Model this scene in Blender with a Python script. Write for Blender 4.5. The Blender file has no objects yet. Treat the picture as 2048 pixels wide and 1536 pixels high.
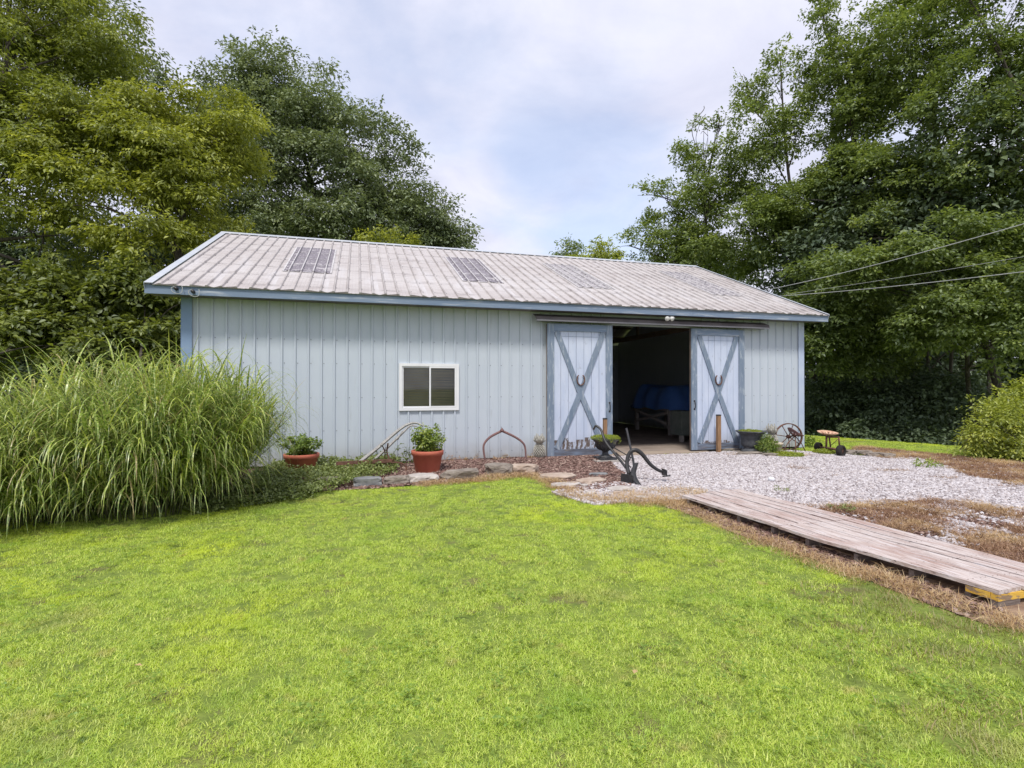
import bpy, bmesh, math, random
import numpy as np
from mathutils import Vector, Matrix, Euler, noise as mnoise

random.seed(7)
rng = np.random.default_rng(11)
S = bpy.context.scene
C = S.collection
PI = math.pi

# ------------------------------------------------------------------ camera
F, CAMZ, YAW, PITCH = 1074.0, 1.47, -16.0, 0.373
cd = bpy.data.cameras.new('camera')
cam = bpy.data.objects.new('camera', cd)
C.objects.link(cam)
cam.location = (0, 0, CAMZ)
cam.rotation_euler = (math.radians(90 + PITCH), 0, math.radians(YAW))
cd.sensor_width = 36
cd.lens = F / 2048 * 36
cd.clip_start = 0.05
cd.clip_end = 2000
S.camera = cam
CM = Euler(cam.rotation_euler).to_matrix()

# ------------------------------------------------------------------ light
SUN_EL, SUN_AZ = 58.0, 205.0       # degrees; azimuth clockwise from +Y (behind the camera, a little to the left)
CLOUD = 0.41
world = bpy.data.worlds.new('World')
S.world = world
world.use_nodes = True
nt = world.node_tree
nt.nodes.clear()
N = nt.nodes.new
out = N('ShaderNodeOutputWorld'); bg = N('ShaderNodeBackground'); bg.inputs[1].default_value = 0.12
sky = N('ShaderNodeTexSky'); sky.sky_type = 'NISHITA'; sky.sun_disc = False
sky.sun_elevation = math.radians(SUN_EL); sky.sun_rotation = math.radians(SUN_AZ)
tc = N('ShaderNodeTexCoord')
sep = N('ShaderNodeSeparateXYZ'); nt.links.new(tc.outputs['Generated'], sep.inputs[0])
zz = N('ShaderNodeMath'); zz.operation = 'MAXIMUM'; nt.links.new(sep.outputs[2], zz.inputs[0]); zz.inputs[1].default_value = 0.0
za = N('ShaderNodeMath'); za.operation = 'ADD'; nt.links.new(zz.outputs[0], za.inputs[0]); za.inputs[1].default_value = 0.22
dv = N('ShaderNodeVectorMath'); dv.operation = 'DIVIDE'
cz = N('ShaderNodeCombineXYZ')
for i in range(3): nt.links.new(za.outputs[0], cz.inputs[i])
nt.links.new(tc.outputs['Generated'], dv.inputs[0]); nt.links.new(cz.outputs[0], dv.inputs[1])
def wnoise(scale, detail, rough, off):
    mp = N('ShaderNodeMapping'); mp.inputs['Location'].default_value = off
    nt.links.new(dv.outputs[0], mp.inputs[0])
    n = N('ShaderNodeTexNoise'); n.inputs['Scale'].default_value = scale; n.inputs['Detail'].default_value = detail
    n.inputs['Roughness'].default_value = rough; n.inputs['Distortion'].default_value = 0.3
    nt.links.new(mp.outputs[0], n.inputs['Vector'])
    return n
def mathn(op, a, b=None, clamp=False):
    m = N('ShaderNodeMath'); m.operation = op; m.use_clamp = clamp
    for i, v in enumerate((a, b)):
        if v is None: continue
        if isinstance(v, (int, float)): m.inputs[i].default_value = v
        else: nt.links.new(v, m.inputs[i])
    return m.outputs[0]
def pixdir(px, py):
    v = CM @ Vector(((px - 1024) / F, (768 - py) / F, -1.0))
    return v.normalized()
def blob(px, py, inner, outer):           # soft opening in the cloud deck round one direction
    dp = N('ShaderNodeVectorMath'); dp.operation = 'DOT_PRODUCT'
    nrm = N('ShaderNodeVectorMath'); nrm.operation = 'NORMALIZE'
    nt.links.new(tc.outputs['Generated'], nrm.inputs[0])
    nt.links.new(nrm.outputs[0], dp.inputs[0]); dp.inputs[1].default_value = pixdir(px, py)
    mr = N('ShaderNodeMapRange'); mr.interpolation_type = 'SMOOTHSTEP'
    mr.inputs['From Min'].default_value = math.cos(math.radians(outer)); mr.inputs['From Max'].default_value = math.cos(math.radians(inner))
    nt.links.new(dp.outputs['Value'], mr.inputs['Value'])
    return mr.outputs[0]
n1 = wnoise(1.5, 7, 0.55, (3.1, 1.2, 0)).outputs['Fac']
n2 = wnoise(3.2, 8, 0.6, (7.7, 4.4, 0)).outputs['Fac']
op = mathn('ADD', mathn('MULTIPLY', blob(1180, 350, 1, 12), 0.22), mathn('MULTIPLY', blob(960, 270, 1, 10), 0.10))
op = mathn('ADD', op, mathn('MULTIPLY', blob(560, 60, 1, 13), 0.10))
thin = mathn('ADD', mathn('MULTIPLY', n1, 0.9), op)
mr = N('ShaderNodeMapRange'); mr.interpolation_type = 'SMOOTHSTEP'
mr.inputs['From Min'].default_value = 0.44; mr.inputs['From Max'].default_value = 0.72
nt.links.new(thin, mr.inputs['Value'])
ramp = N('ShaderNodeValToRGB')
ramp.color_ramp.elements[0].position = 0.3; ramp.color_ramp.elements[0].color = (0.68, 0.70, 0.86, 1)
ramp.color_ramp.elements[1].position = 0.7; ramp.color_ramp.elements[1].color = (0.86, 0.87, 1.0, 1)
nt.links.new(n2, ramp.inputs[0])
cb = N('ShaderNodeVectorMath'); cb.operation = 'SCALE'; cb.inputs['Scale'].default_value = CLOUD / 0.12 / 0.8
nt.links.new(ramp.outputs[0], cb.inputs[0])
blue = N('ShaderNodeMixRGB'); blue.inputs[0].default_value = 0.56
nt.links.new(cb.outputs[0], blue.inputs[2]); nt.links.new(sky.outputs[0], blue.inputs[1])
mx = N('ShaderNodeMixRGB')
nt.links.new(mr.outputs[0], mx.inputs[0]); nt.links.new(cb.outputs[0], mx.inputs[1]); nt.links.new(blue.outputs[0], mx.inputs[2])
nt.links.new(mx.outputs[0], bg.inputs[0]); nt.links.new(bg.outputs[0], out.inputs[0])

sl = bpy.data.lights.new('sun', 'SUN'); sl.energy = 1.5; sl.angle = math.radians(10); sl.color = (1.0, 0.95, 0.86)
sun = bpy.data.objects.new('sun', sl); C.objects.link(sun)
a_, e_ = math.radians(SUN_AZ), math.radians(SUN_EL)
sdir = Vector((math.sin(a_) * math.cos(e_), math.cos(a_) * math.cos(e_), math.sin(e_)))
sun.rotation_euler = sdir.to_track_quat('Z', 'Y').to_euler()
sun.location = (0, -5, 30)

S.view_settings.view_transform = 'Standard'
S.view_settings.look = 'None'
S.view_settings.exposure = 1.08
S.view_settings.gamma = 1
S.view_settings.use_curve_mapping = False
S.render.engine = 'CYCLES'
S.cycles.use_denoising = True
S.cycles.max_bounces = 6
S.cycles.diffuse_bounces = 3
S.cycles.glossy_bounces = 2
S.cycles.transmission_bounces = 4
S.cycles.transparent_max_bounces = 6

# ------------------------------------------------------------------ helpers
def ray(px, py):
    return CM @ Vector(((px - 1024) / F, (768 - py) / F, -1.0))
CP = Vector((0, 0, CAMZ))
def W(px, py, Y):            # point of the photograph on the vertical plane y = Y
    d = ray(px, py); return CP + d * (Y / d.y)
def G(px, py, z=0.0):        # point on the level z
    d = ray(px, py); return CP + d * ((z - CAMZ) / d.z)
def D(px, py, zc):           # point at forward distance zc
    return CP + ray(px, py) * zc

def newmesh(name, V, Fs, mat=None, smooth=False, attrs=None):
    me = bpy.data.meshes.new(name)
    V = np.asarray(V, dtype=np.float32)
    if isinstance(Fs, np.ndarray):
        n, k = Fs.shape
        me.vertices.add(len(V)); me.vertices.foreach_set('co', V.ravel())
        me.loops.add(n * k); me.loops.foreach_set('vertex_index', Fs.astype(np.int32).ravel())
        me.polygons.add(n)
        me.polygons.foreach_set('loop_start', np.arange(0, n * k, k, dtype=np.int32))
        me.polygons.foreach_set('loop_total', np.full(n, k, dtype=np.int32))
    else:
        me.from_pydata(V.tolist(), [], Fs)
    if attrs:
        for an, av in attrs.items():
            a = me.attributes.new(an, 'FLOAT', 'POINT'); a.data.foreach_set('value', np.asarray(av, dtype=np.float32))
    me.update(calc_edges=True)
    if smooth: me.polygons.foreach_set('use_smooth', np.ones(len(me.polygons), dtype=bool))
    if mat is not None:
        for m in (mat if isinstance(mat, (list, tuple)) else [mat]): me.materials.append(m)
    return me

OFF = {}
def tag(o, label=None, cat=None, group=None, kind=None):
    if label: o['label'] = label
    if cat: o['category'] = cat
    if group: o['group'] = group
    if kind: o['kind'] = kind
    return o
def thing(name, label, cat, loc=(0, 0, 0), group=None):
    o = bpy.data.objects.new(name, None); C.objects.link(o)
    o.location = loc; o.empty_display_size = 0.1
    OFF[o.name] = Vector(loc)
    return tag(o, label, cat, group)
def link(name, me, parent=None, loc=None):
    o = bpy.data.objects.new(name, me); C.objects.link(o)
    if parent is not None:
        o.parent = parent; OFF[o.name] = OFF.get(parent.name, Vector())
    if loc is not None: o.location = loc
    return o

class MB:
    def __init__(s): s.v = []; s.f = []; s.mi = []; s.sm = []
    def add(s, vs, fs, mi=0, sm=False):
        b = len(s.v); s.v += [tuple(p) for p in vs]
        s.f += [[i + b for i in f] for f in fs]; s.mi += [mi] * len(fs); s.sm += [sm] * len(fs)
        return s
    def box(s, lo, hi, mi=0, b=0.0):
        x0, y0, z0 = lo; x1, y1, z1 = hi
        return s.add([(x0,y0,z0),(x1,y0,z0),(x1,y1,z0),(x0,y1,z0),(x0,y0,z1),(x1,y0,z1),(x1,y1,z1),(x0,y1,z1)],
                     [(0,3,2,1),(4,5,6,7),(0,1,5,4),(1,2,6,5),(2,3,7,6),(3,0,4,7)], mi)
    def beam(s, p, q, w, t, side=None, mi=0):   # board from p to q; w across 'side', t across the other
        p, q = Vector(p), Vector(q); d = (q - p).normalized()
        sd = Vector(side) if side is not None else (Vector((0,0,1)) if abs(d.z) < 0.9 else Vector((0,1,0)))
        sd = (sd - d * sd.dot(d)).normalized(); n = d.cross(sd)
        vs = [e + sd * (w/2*a) + n * (t/2*b) for e in (p, q) for a, b in ((-1,-1),(1,-1),(1,1),(-1,1))]
        return s.add(vs, [(0,3,2,1),(4,5,6,7),(0,1,5,4),(1,2,6,5),(2,3,7,6),(3,0,4,7)], mi)
    def tube(s, path, r, seg=8, mi=0, sm=True, caps=True, flat=1.0):
        pts = [Vector(p) for p in path]; n = len(pts)
        rr = r if isinstance(r, (list, tuple)) else [r] * n
        t0 = (pts[1] - pts[0]).normalized()
        u = t0.cross(Vector((0,0,1)));
        if u.length < 0.1: u = t0.cross(Vector((0,1,0)))
        u.normalize(); vs = []
        for i in range(n):
            t = (pts[min(i+1, n-1)] - pts[max(i-1, 0)]).normalized()
            u = (u - t * u.dot(t)); u.normalize(); w = t.cross(u)
            for k in range(seg):
                a = 2*PI*k/seg
                vs.append(pts[i] + u*(math.cos(a)*rr[i]) + w*(math.sin(a)*rr[i]*flat))
        fs = [(i*seg+k, i*seg+(k+1)%seg, (i+1)*seg+(k+1)%seg, (i+1)*seg+k) for i in range(n-1) for k in range(seg)]
        if caps: fs += [tuple(range(seg-1,-1,-1)), tuple((n-1)*seg+k for k in range(seg))]
        return s.add(vs, fs, mi, sm)
    def lathe(s, prof, c=(0,0,0), seg=24, mi=0, sm=True, axis=None):
        vs = []
        for r, z in prof:
            for k in range(seg):
                a = 2*PI*k/seg; vs.append(Vector((math.cos(a)*r, math.sin(a)*r, z)))
        if axis is not None:
            q = Vector((0,0,1)).rotation_difference(Vector(axis)); vs = [q @ v for v in vs]
        vs = [v + Vector(c) for v in vs]; n = len(prof)
        fs = [(i*seg+k, i*seg+(k+1)%seg, (i+1)*seg+(k+1)%seg, (i+1)*seg+k) for i in range(n-1) for k in range(seg)]
        if prof[0][0] > 1e-4: fs.append(tuple(range(seg-1,-1,-1)))
        if prof[-1][0] > 1e-4: fs.append(tuple((n-1)*seg+k for k in range(seg)))
        return s.add(vs, fs, mi, sm)
    def build(s, name, mat, parent=None, local=False):
        off = Vector() if (parent is None or local) else OFF.get(parent.name, Vector())
        me = bpy.data.meshes.new(name)
        me.from_pydata([(x-off.x, y-off.y, z-off.z) for x, y, z in s.v], [], s.f)
        for m in (mat if isinstance(mat, (list, tuple)) else [mat]): me.materials.append(m)
        me.polygons.foreach_set('material_index', s.mi)
        me.polygons.foreach_set('use_smooth', s.sm)
        me.update()
        return link(name, me, parent)

def bez(pts, n=8):           # Catmull-Rom through the points
    P_ = [Vector(p) for p in pts]; P_ = [2*P_[0]-P_[1]] + P_ + [2*P_[-1]-P_[-2]]; o = []
    for i in range(1, len(P_)-2):
        for k in range(n):
            t = k/n; a, b, c, d = P_[i-1:i+3]
            o.append(0.5*((2*b)+(c-a)*t+(2*a-5*b+4*c-d)*t*t+(3*b-a-3*c+d)*t**3))
    o.append(P_[-2]); return o

# ------------------------------------------------------------------ materials
def mat(name, c1, c2=None, rough=0.7, scale=5.0, detail=6, stretch=(1,1,1), metallic=0.0, bump=0.0, bscale=None,
        spots=None, coord='Object', lo=0.35, hi=0.65, spec=0.3):
    m = bpy.data.materials.new(name); m.use_nodes = True; t = m.node_tree; b = t.nodes['Principled BSDF']
    b.inputs['Roughness'].default_value = rough; b.inputs['Metallic'].default_value = metallic
    b.inputs['Specular IOR Level'].default_value = spec
    b.inputs['Base Color'].default_value = (*c1, 1)
    co = t.nodes.new('ShaderNodeTexCoord'); mp = t.nodes.new('ShaderNodeMapping'); mp.inputs['Scale'].default_value = stretch
    src = co.outputs[coord]
    if coord == 'World':
        pass
    t.links.new(src, mp.inputs[0])
    if c2 is not None:
        n = t.nodes.new('ShaderNodeTexNoise'); n.inputs['Scale'].default_value = scale; n.inputs['Detail'].default_value = detail
        n.inputs['Roughness'].default_value = 0.6
        t.links.new(mp.outputs[0], n.inputs['Vector'])
        r = t.nodes.new('ShaderNodeValToRGB'); r.color_ramp.elements[0].position = lo; r.color_ramp.elements[1].position = hi
        r.color_ramp.elements[0].color = (*c1, 1); r.color_ramp.elements[1].color = (*c2, 1)
        t.links.new(n.outputs['Fac'], r.inputs[0]); last = r.outputs[0]
        for sp in (spots or []):             # (colour, scale, lo, hi, stretch)
            mp2 = t.nodes.new('ShaderNodeMapping'); mp2.inputs['Scale'].default_value = sp[4] if len(sp) > 4 else stretch
            mp2.inputs['Location'].default_value = (3.3, 1.7, 9.1)
            t.links.new(src, mp2.inputs[0])
            n2_ = t.nodes.new('ShaderNodeTexNoise'); n2_.inputs['Scale'].default_value = sp[1]; n2_.inputs['Detail'].default_value = 8
            n2_.inputs['Roughness'].default_value = 0.65
            t.links.new(mp2.outputs[0], n2_.inputs['Vector'])
            q = t.nodes.new('ShaderNodeMapRange'); q.inputs['From Min'].default_value = sp[2]; q.inputs['From Max'].default_value = sp[3]
            t.links.new(n2_.outputs['Fac'], q.inputs['Value'])
            mm = t.nodes.new('ShaderNodeMixRGB'); mm.inputs[2].default_value = (*sp[0], 1)
            t.links.new(q.outputs[0], mm.inputs[0]); t.links.new(last, mm.inputs[1]); last = mm.outputs[0]
        t.links.new(last, b.inputs['Base Color'])
    if bump:
        nb = t.nodes.new('ShaderNodeTexNoise'); nb.inputs['Scale'].default_value = bscale or scale*3; nb.inputs['Detail'].default_value = 6
        t.links.new(mp.outputs[0], nb.inputs['Vector'])
        bp = t.nodes.new('ShaderNodeBump'); bp.inputs['Strength'].default_value = bump; bp.inputs['Distance'].default_value = 0.02
        t.links.new(nb.outputs['Fac'], bp.inputs['Height']); t.links.new(bp.outputs[0], b.inputs['Normal'])
    return m

def overlay(m, col, kind, amt=0.8):
    """colour mixed over the base: 'splash' = mud thrown up from the ground, 'ribs' = uneven darker bands along the roof ribs, 'purlin' = stains over the purlins"""
    t = m.node_tree; b = t.nodes['Principled BSDF']; src = b.inputs['Base Color'].links[0].from_socket
    sp_ = t.nodes.new('ShaderNodeSeparateXYZ')
    def mth(op, a, b_=None, c_=None):
        n = t.nodes.new('ShaderNodeMath'); n.operation = op
        for i, v in enumerate((a, b_, c_)):
            if v is None: continue
            if isinstance(v, (int, float)): n.inputs[i].default_value = v
            else: t.links.new(v, n.inputs[i])
        return n.outputs[0]
    nz = t.nodes.new('ShaderNodeTexNoise'); nz.inputs['Detail'].default_value = 6
    if kind == 'splash':
        g = t.nodes.new('ShaderNodeNewGeometry'); t.links.new(g.outputs['Position'], sp_.inputs[0]); t.links.new(g.outputs['Position'], nz.inputs['Vector']); nz.inputs['Scale'].default_value = 5
        q = t.nodes.new('ShaderNodeMapRange'); q.inputs['From Min'].default_value = 0.55; q.inputs['From Max'].default_value = 0.0; t.links.new(sp_.outputs[2], q.inputs['Value'])
        f = mth('MULTIPLY', mth('POWER', q.outputs[0], 2.0), mth('MULTIPLY', nz.outputs['Fac'], 1.6*amt))
    else:
        co = t.nodes.new('ShaderNodeTexCoord'); t.links.new(co.outputs['Object'], sp_.inputs[0]); g = t.nodes.new('ShaderNodeNewGeometry'); t.links.new(g.outputs['Position'], nz.inputs['Vector'])
        if kind == 'ribs':
            nz.inputs['Scale'].default_value = 2.5
            fr = mth('ABSOLUTE', mth('SUBTRACT', mth('FRACT', mth('DIVIDE', sp_.outputs[0], 0.2286)), 0.5))
            q = t.nodes.new('ShaderNodeMapRange'); q.inputs['From Min'].default_value = 0.145; q.inputs['From Max'].default_value = 0.08; t.links.new(fr, q.inputs['Value'])
        else:
            nz.inputs['Scale'].default_value = 3.5
            fr = mth('ABSOLUTE', mth('SUBTRACT', mth('FRACT', mth('ADD', mth('DIVIDE', sp_.outputs[1], 0.73), mth('MULTIPLY', nz.outputs['Fac'], 0.12))), 0.5))
            q = t.nodes.new('ShaderNodeMapRange'); q.inputs['From Min'].default_value = 0.13; q.inputs['From Max'].default_value = 0.02; t.links.new(fr, q.inputs['Value'])
        n2 = t.nodes.new('ShaderNodeMapRange'); n2.inputs['From Min'].default_value = 0.38; n2.inputs['From Max'].default_value = 0.62; t.links.new(nz.outputs['Fac'], n2.inputs['Value'])
        f = mth('MULTIPLY', q.outputs[0], mth('MULTIPLY', n2.outputs[0], amt))
    mm = t.nodes.new('ShaderNodeMixRGB'); mm.inputs[2].default_value = (*col, 1); t.links.new(f, mm.inputs[0]); t.links.new(src, mm.inputs[1]); t.links.new(mm.outputs[0], b.inputs['Base Color'])

def leafmat(name, cols, trans=0.35, tcol=None, attr='rnd', rough=0.5, pos=None):
    """cols: list of (position, colour) on the per-leaf number; pos: (scale, colour, lo, hi) patches laid over the ground by position"""
    m = bpy.data.materials.new(name); m.use_nodes = True; t = m.node_tree; t.nodes.clear()
    o = t.nodes.new('ShaderNodeOutputMaterial'); at = t.nodes.new('ShaderNodeAttribute'); at.attribute_name = attr
    r = t.nodes.new('ShaderNodeValToRGB'); e = r.color_ramp.elements
    e[0].position, e[0].color = cols[0][0], (*cols[0][1], 1); e[1].position, e[1].color = cols[-1][0], (*cols[-1][1], 1)
    for p_, c_ in cols[1:-1]:
        k = e.new(p_); k.color = (*c_, 1)
    t.links.new(at.outputs['Fac'], r.inputs[0]); last = r.outputs[0]
    for ps in (pos or []):
        ge = t.nodes.new('ShaderNodeNewGeometry'); n_ = t.nodes.new('ShaderNodeTexNoise'); n_.inputs['Scale'].default_value = ps[0]
        n_.inputs['Detail'].default_value = 5; t.links.new(ge.outputs['Position'], n_.inputs['Vector'])
        if len(ps) > 4: n_.inputs['Distortion'].default_value = ps[4]
        q = t.nodes.new('ShaderNodeMapRange'); q.inputs['From Min'].default_value = ps[2]; q.inputs['From Max'].default_value = ps[3]
        t.links.new(n_.outputs['Fac'], q.inputs['Value'])
        mm = t.nodes.new('ShaderNodeMixRGB'); mm.inputs[2].default_value = (*ps[1], 1)
        t.links.new(q.outputs[0], mm.inputs[0]); t.links.new(last, mm.inputs[1]); last = mm.outputs[0]
    d = t.nodes.new('ShaderNodeBsdfDiffuse'); tr = t.nodes.new('ShaderNodeBsdfTranslucent'); gl = t.nodes.new('ShaderNodeBsdfGlossy')
    gl.inputs['Roughness'].default_value = rough; gl.inputs['Color'].default_value = (0.6, 0.65, 0.7, 1)
    t.links.new(last, d.inputs[0])
    tm = t.nodes.new('ShaderNodeMixRGB'); tm.blend_type = 'MULTIPLY'; tm.inputs[0].default_value = 1; tm.inputs[2].default_value = (*(tcol or (1.25, 1.25, 0.7)), 1)
    t.links.new(last, tm.inputs[1]); t.links.new(tm.outputs[0], tr.inputs[0])
    x = t.nodes.new('ShaderNodeMixShader'); x.inputs[0].default_value = trans
    t.links.new(d.outputs[0], x.inputs[1]); t.links.new(tr.outputs[0], x.inputs[2])
    y = t.nodes.new('ShaderNodeMixShader'); y.inputs[0].default_value = 0.06
    t.links.new(x.outputs[0], y.inputs[1]); t.links.new(gl.outputs[0], y.inputs[2])
    t.links.new(y.outputs[0], o.inputs[0])
    return m

M = {}
M['siding'] = mat('siding_grey_paint', (0.49, 0.545, 0.62), (0.535, 0.59, 0.655), 0.45, 1.2, 5, (1,1,0.4), spots=[((0.42,0.46,0.50), 9, 0.62, 0.85, (1,1,0.15))])
M['roof'] = mat('roof_chalked_metal', (0.44, 0.405, 0.40), (0.51, 0.48, 0.475), 0.55, 0.9, 7, (1,1,1),
                spots=[((0.34,0.295,0.285), 2.2, 0.52, 0.75, (0.5,1.2,1)), ((0.22,0.20,0.20), 4, 0.56, 0.74, (0.35,3.6,1)), ((0.54,0.52,0.53), 1.3, 0.53, 0.72, (1.6,0.4,1))])
M['galv'] = mat('ridge_metal', (0.46, 0.50, 0.57), (0.54, 0.56, 0.61), 0.4, 3, spots=[((0.45,0.45,0.46), 8, 0.6, 0.8)])
M['skylight'] = mat('weathered_fibreglass', (0.14, 0.125, 0.15), (0.28, 0.255, 0.29), 0.6, 30, 4, (1,1,1),
                spots=[((0.46,0.44,0.46), 20, 0.55, 0.64, (1,0.6,1)), ((0.50,0.48,0.49), 5, 0.57, 0.66, (1,1,1))])
M['sky2'] = mat('paler_weathered_fibreglass', (0.24, 0.23, 0.26), (0.40, 0.37, 0.38), 0.6, 26, 4, (1,1,1),
                spots=[((0.50,0.48,0.49), 14, 0.48, 0.58, (1,0.6,1)), ((0.12,0.11,0.13), 10, 0.57, 0.68, (1,1,1))])
M['seam'] = mat('white_sealant', (0.62,0.61,0.62), (0.40,0.38,0.39), 0.6, 12)
M['trimblue'] = mat('blue_trim_paint', (0.165, 0.225, 0.33), (0.21, 0.27, 0.37), 0.6, 2.5, 7, (0.3,1,3), bump=0.15,
                spots=[((0.40,0.44,0.50), 6, 0.53, 0.66, (0.25,1,3.5)), ((0.10,0.13,0.19), 5, 0.6, 0.75, (0.3,1,3))])
M['trimblue_v'] = mat('blue_trim_paint_upright', (0.165, 0.22, 0.30), (0.23, 0.28, 0.36), 0.65, 3, 7, (3,1,0.4), bump=0.15,
                spots=[((0.42,0.47,0.52), 7, 0.53, 0.66, (3,1,0.5)), ((0.10,0.13,0.17), 6, 0.6, 0.75, (3,1,0.4))])
M['corner'] = mat('blue_corner_metal', (0.20,0.29,0.44), (0.24,0.33,0.48), 0.5, 2)
M['cornerpale'] = mat('pale_corner_metal', (0.42,0.50,0.66), (0.50,0.57,0.70), 0.5, 2)
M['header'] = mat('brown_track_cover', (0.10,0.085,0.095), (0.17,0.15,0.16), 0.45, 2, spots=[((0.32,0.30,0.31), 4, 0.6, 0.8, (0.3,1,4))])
M['headeredge'] = mat('pale_drip_edge', (0.38,0.37,0.40), (0.28,0.27,0.29), 0.4, 3)
M['plank'] = mat('pale_blue_door_paint', (0.48,0.55,0.70), (0.57,0.63,0.76), 0.65, 3, 7, (2,1,0.5), bump=0.1,
                spots=[((0.38,0.42,0.52), 9, 0.6, 0.74, (1.5,1,0.8)), ((0.22,0.22,0.24), 26, 0.70, 0.76, (1,1,0.7))])
M['rot'] = mat('peeled_door_foot', (0.14,0.11,0.10), (0.48,0.54,0.66), 0.8, 14, 7, (2,1,0.5), lo=0.48, hi=0.55, bump=0.3)
M['rotdark'] = mat('rotten_bottom_rail', (0.10,0.10,0.12), (0.19,0.24,0.33), 0.8, 6, 7, (0.4,1,3), spots=[((0.30,0.26,0.23), 7, 0.58, 0.68, (0.4,1,3))], bump=0.3)
M['vinyl'] = mat('white_vinyl', (0.80,0.81,0.83), (0.74,0.75,0.78), 0.35, 3)
M['blind'] = mat('window_blind', (0.66,0.53,0.38), (0.78,0.66,0.50), 0.5, 4)
M['rust'] = mat('rusty_iron', (0.10,0.055,0.04), (0.20,0.10,0.07), 0.85, 14, 6, bump=0.3, spots=[((0.28,0.17,0.12), 25, 0.58, 0.7)])
M['rustpink'] = mat('red_rusty_iron', (0.17,0.10,0.10), (0.25,0.14,0.13), 0.8, 14, 6, bump=0.3)
M['rustseat'] = mat('pale_rusted_seat', (0.52,0.30,0.20), (0.68,0.46,0.33), 0.7, 16, 6, spots=[((0.30,0.13,0.08), 20, 0.55, 0.66)])
M['black'] = mat('black_painted_iron', (0.018,0.018,0.021), (0.035,0.034,0.036), 0.45, 12, bump=0.2, spec=0.5, spots=[((0.09,0.07,0.06), 14, 0.6, 0.74)])
M['urn'] = mat('black_urn_iron', (0.02,0.022,0.026), (0.05,0.052,0.058), 0.45, 9, bump=0.3, spec=0.5, spots=[((0.12,0.11,0.11), 8, 0.58, 0.72)])
M['urnstone'] = mat('dark_grey_urn', (0.055,0.058,0.065), (0.10,0.105,0.115), 0.7, 10, bump=0.4, spots=[((0.17,0.165,0.165), 7, 0.58, 0.72)])
M['oldwood'] = mat('bare_grey_wood', (0.26,0.25,0.24), (0.46,0.45,0.44), 0.85, 8, 7, (6,6,1), bump=0.4, spots=[((0.14,0.13,0.12), 10, 0.58, 0.7, (6,6,1))])
M['post'] = mat('brown_post_wood', (0.22,0.125,0.065), (0.36,0.22,0.125), 0.75, 6, 7, (5,5,0.6), bump=0.3, spots=[((0.10,0.06,0.04), 8, 0.6, 0.75, (5,5,0.6))])
M['terracotta'] = mat('terracotta', (0.48,0.13,0.085), (0.56,0.17,0.11), 0.6, 4, spots=[((0.36,0.12,0.09), 7, 0.6, 0.8)])
M['soil'] = mat('potting_soil', (0.05,0.035,0.025), (0.10,0.07,0.05), 0.95, 30, bump=0.6)
M['cast'] = mat('cast_pale_stone', (0.40,0.385,0.33), (0.50,0.485,0.44), 0.85, 12, bump=0.3, spots=[((0.22,0.21,0.18), 9, 0.55, 0.7)])
M['castdark'] = mat('crevice_shade_cast_stone', (0.10,0.095,0.08), (0.2,0.19,0.16), 0.9, 12)  # crevice shade put into the body colour beneath the pale scales
M['beige'] = mat('beige_pot', (0.50,0.42,0.32), (0.60,0.53,0.43), 0.8, 10, bump=0.2, spots=[((0.35,0.28,0.20), 9, 0.58, 0.72)])
M['concrete'] = mat('worn_concrete', (0.26,0.21,0.18), (0.40,0.33,0.29), 0.85, 1.6, 8, spots=[((0.36,0.31,0.27), 4, 0.56, 0.7)], bump=0.2)
M['slab'] = mat('pale_slab', (0.36,0.33,0.30), (0.46,0.43,0.40), 0.9, 8, bump=0.3)
M['sill'] = mat('timber_threshold', (0.34,0.27,0.21), (0.46,0.38,0.31), 0.85, 5, 7, (0.5,4,4), bump=0.3)
M['deck'] = mat('weathered_deck_board', (0.43,0.345,0.315), (0.60,0.53,0.505), 0.85, 5, 8, (9,0.55,4), bump=0.35, lo=0.40, hi=0.58,
                spots=[((0.36,0.22,0.18), 1.6, 0.48, 0.70, (3,0.7,1)), ((0.13,0.085,0.08), 11, 0.58, 0.64, (10,0.6,4)), ((0.62,0.59,0.61), 7, 0.54, 0.66, (9,0.5,4))])
M['deckend'] = mat('yellow_painted_timber', (0.66,0.38,0.04), (0.72,0.48,0.10), 0.75, 8, 6, (1,1,3), spots=[((0.28,0.20,0.13), 9, 0.50, 0.56, (1,1,3))], bump=0.2)
M['joist'] = mat('grey_joist_wood', (0.15,0.12,0.105), (0.26,0.22,0.20), 0.85, 6, 7, (1,6,6), bump=0.3)
M['stoneA'] = mat('tan_sandstone', (0.38,0.29,0.23), (0.52,0.43,0.36), 0.9, 6, 8, (1,1,3), bump=0.6, bscale=14, spots=[((0.26,0.20,0.16), 5, 0.56, 0.7)])
M['stoneB'] = mat('pale_limestone', (0.40,0.36,0.33), (0.54,0.50,0.47), 0.9, 7, 8, (1,1,2), bump=0.6, bscale=16, spots=[((0.30,0.26,0.23), 7, 0.56, 0.7)])
M['stoneC'] = mat('dark_weathered_stone', (0.20,0.17,0.145), (0.33,0.29,0.25), 0.92, 6, 8, (1,1,3), bump=0.7, bscale=12, spots=[((0.12,0.10,0.085), 5, 0.56, 0.70)])
M['stoneD'] = mat('blue_grey_stone', (0.15,0.155,0.165), (0.27,0.275,0.28), 0.9, 7, 8, bump=0.5, bscale=12, spots=[((0.56,0.55,0.55), 6, 0.6, 0.7)])
M['rubber'] = mat('perished_rubber', (0.018,0.016,0.015), (0.035,0.03,0.028), 0.85, 20, bump=0.3)
M['tarp'] = mat('blue_tarpaulin', (0.09,0.22,0.66), (0.12,0.27,0.74), 0.35, 3, bump=0.2, spec=0.5)
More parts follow.
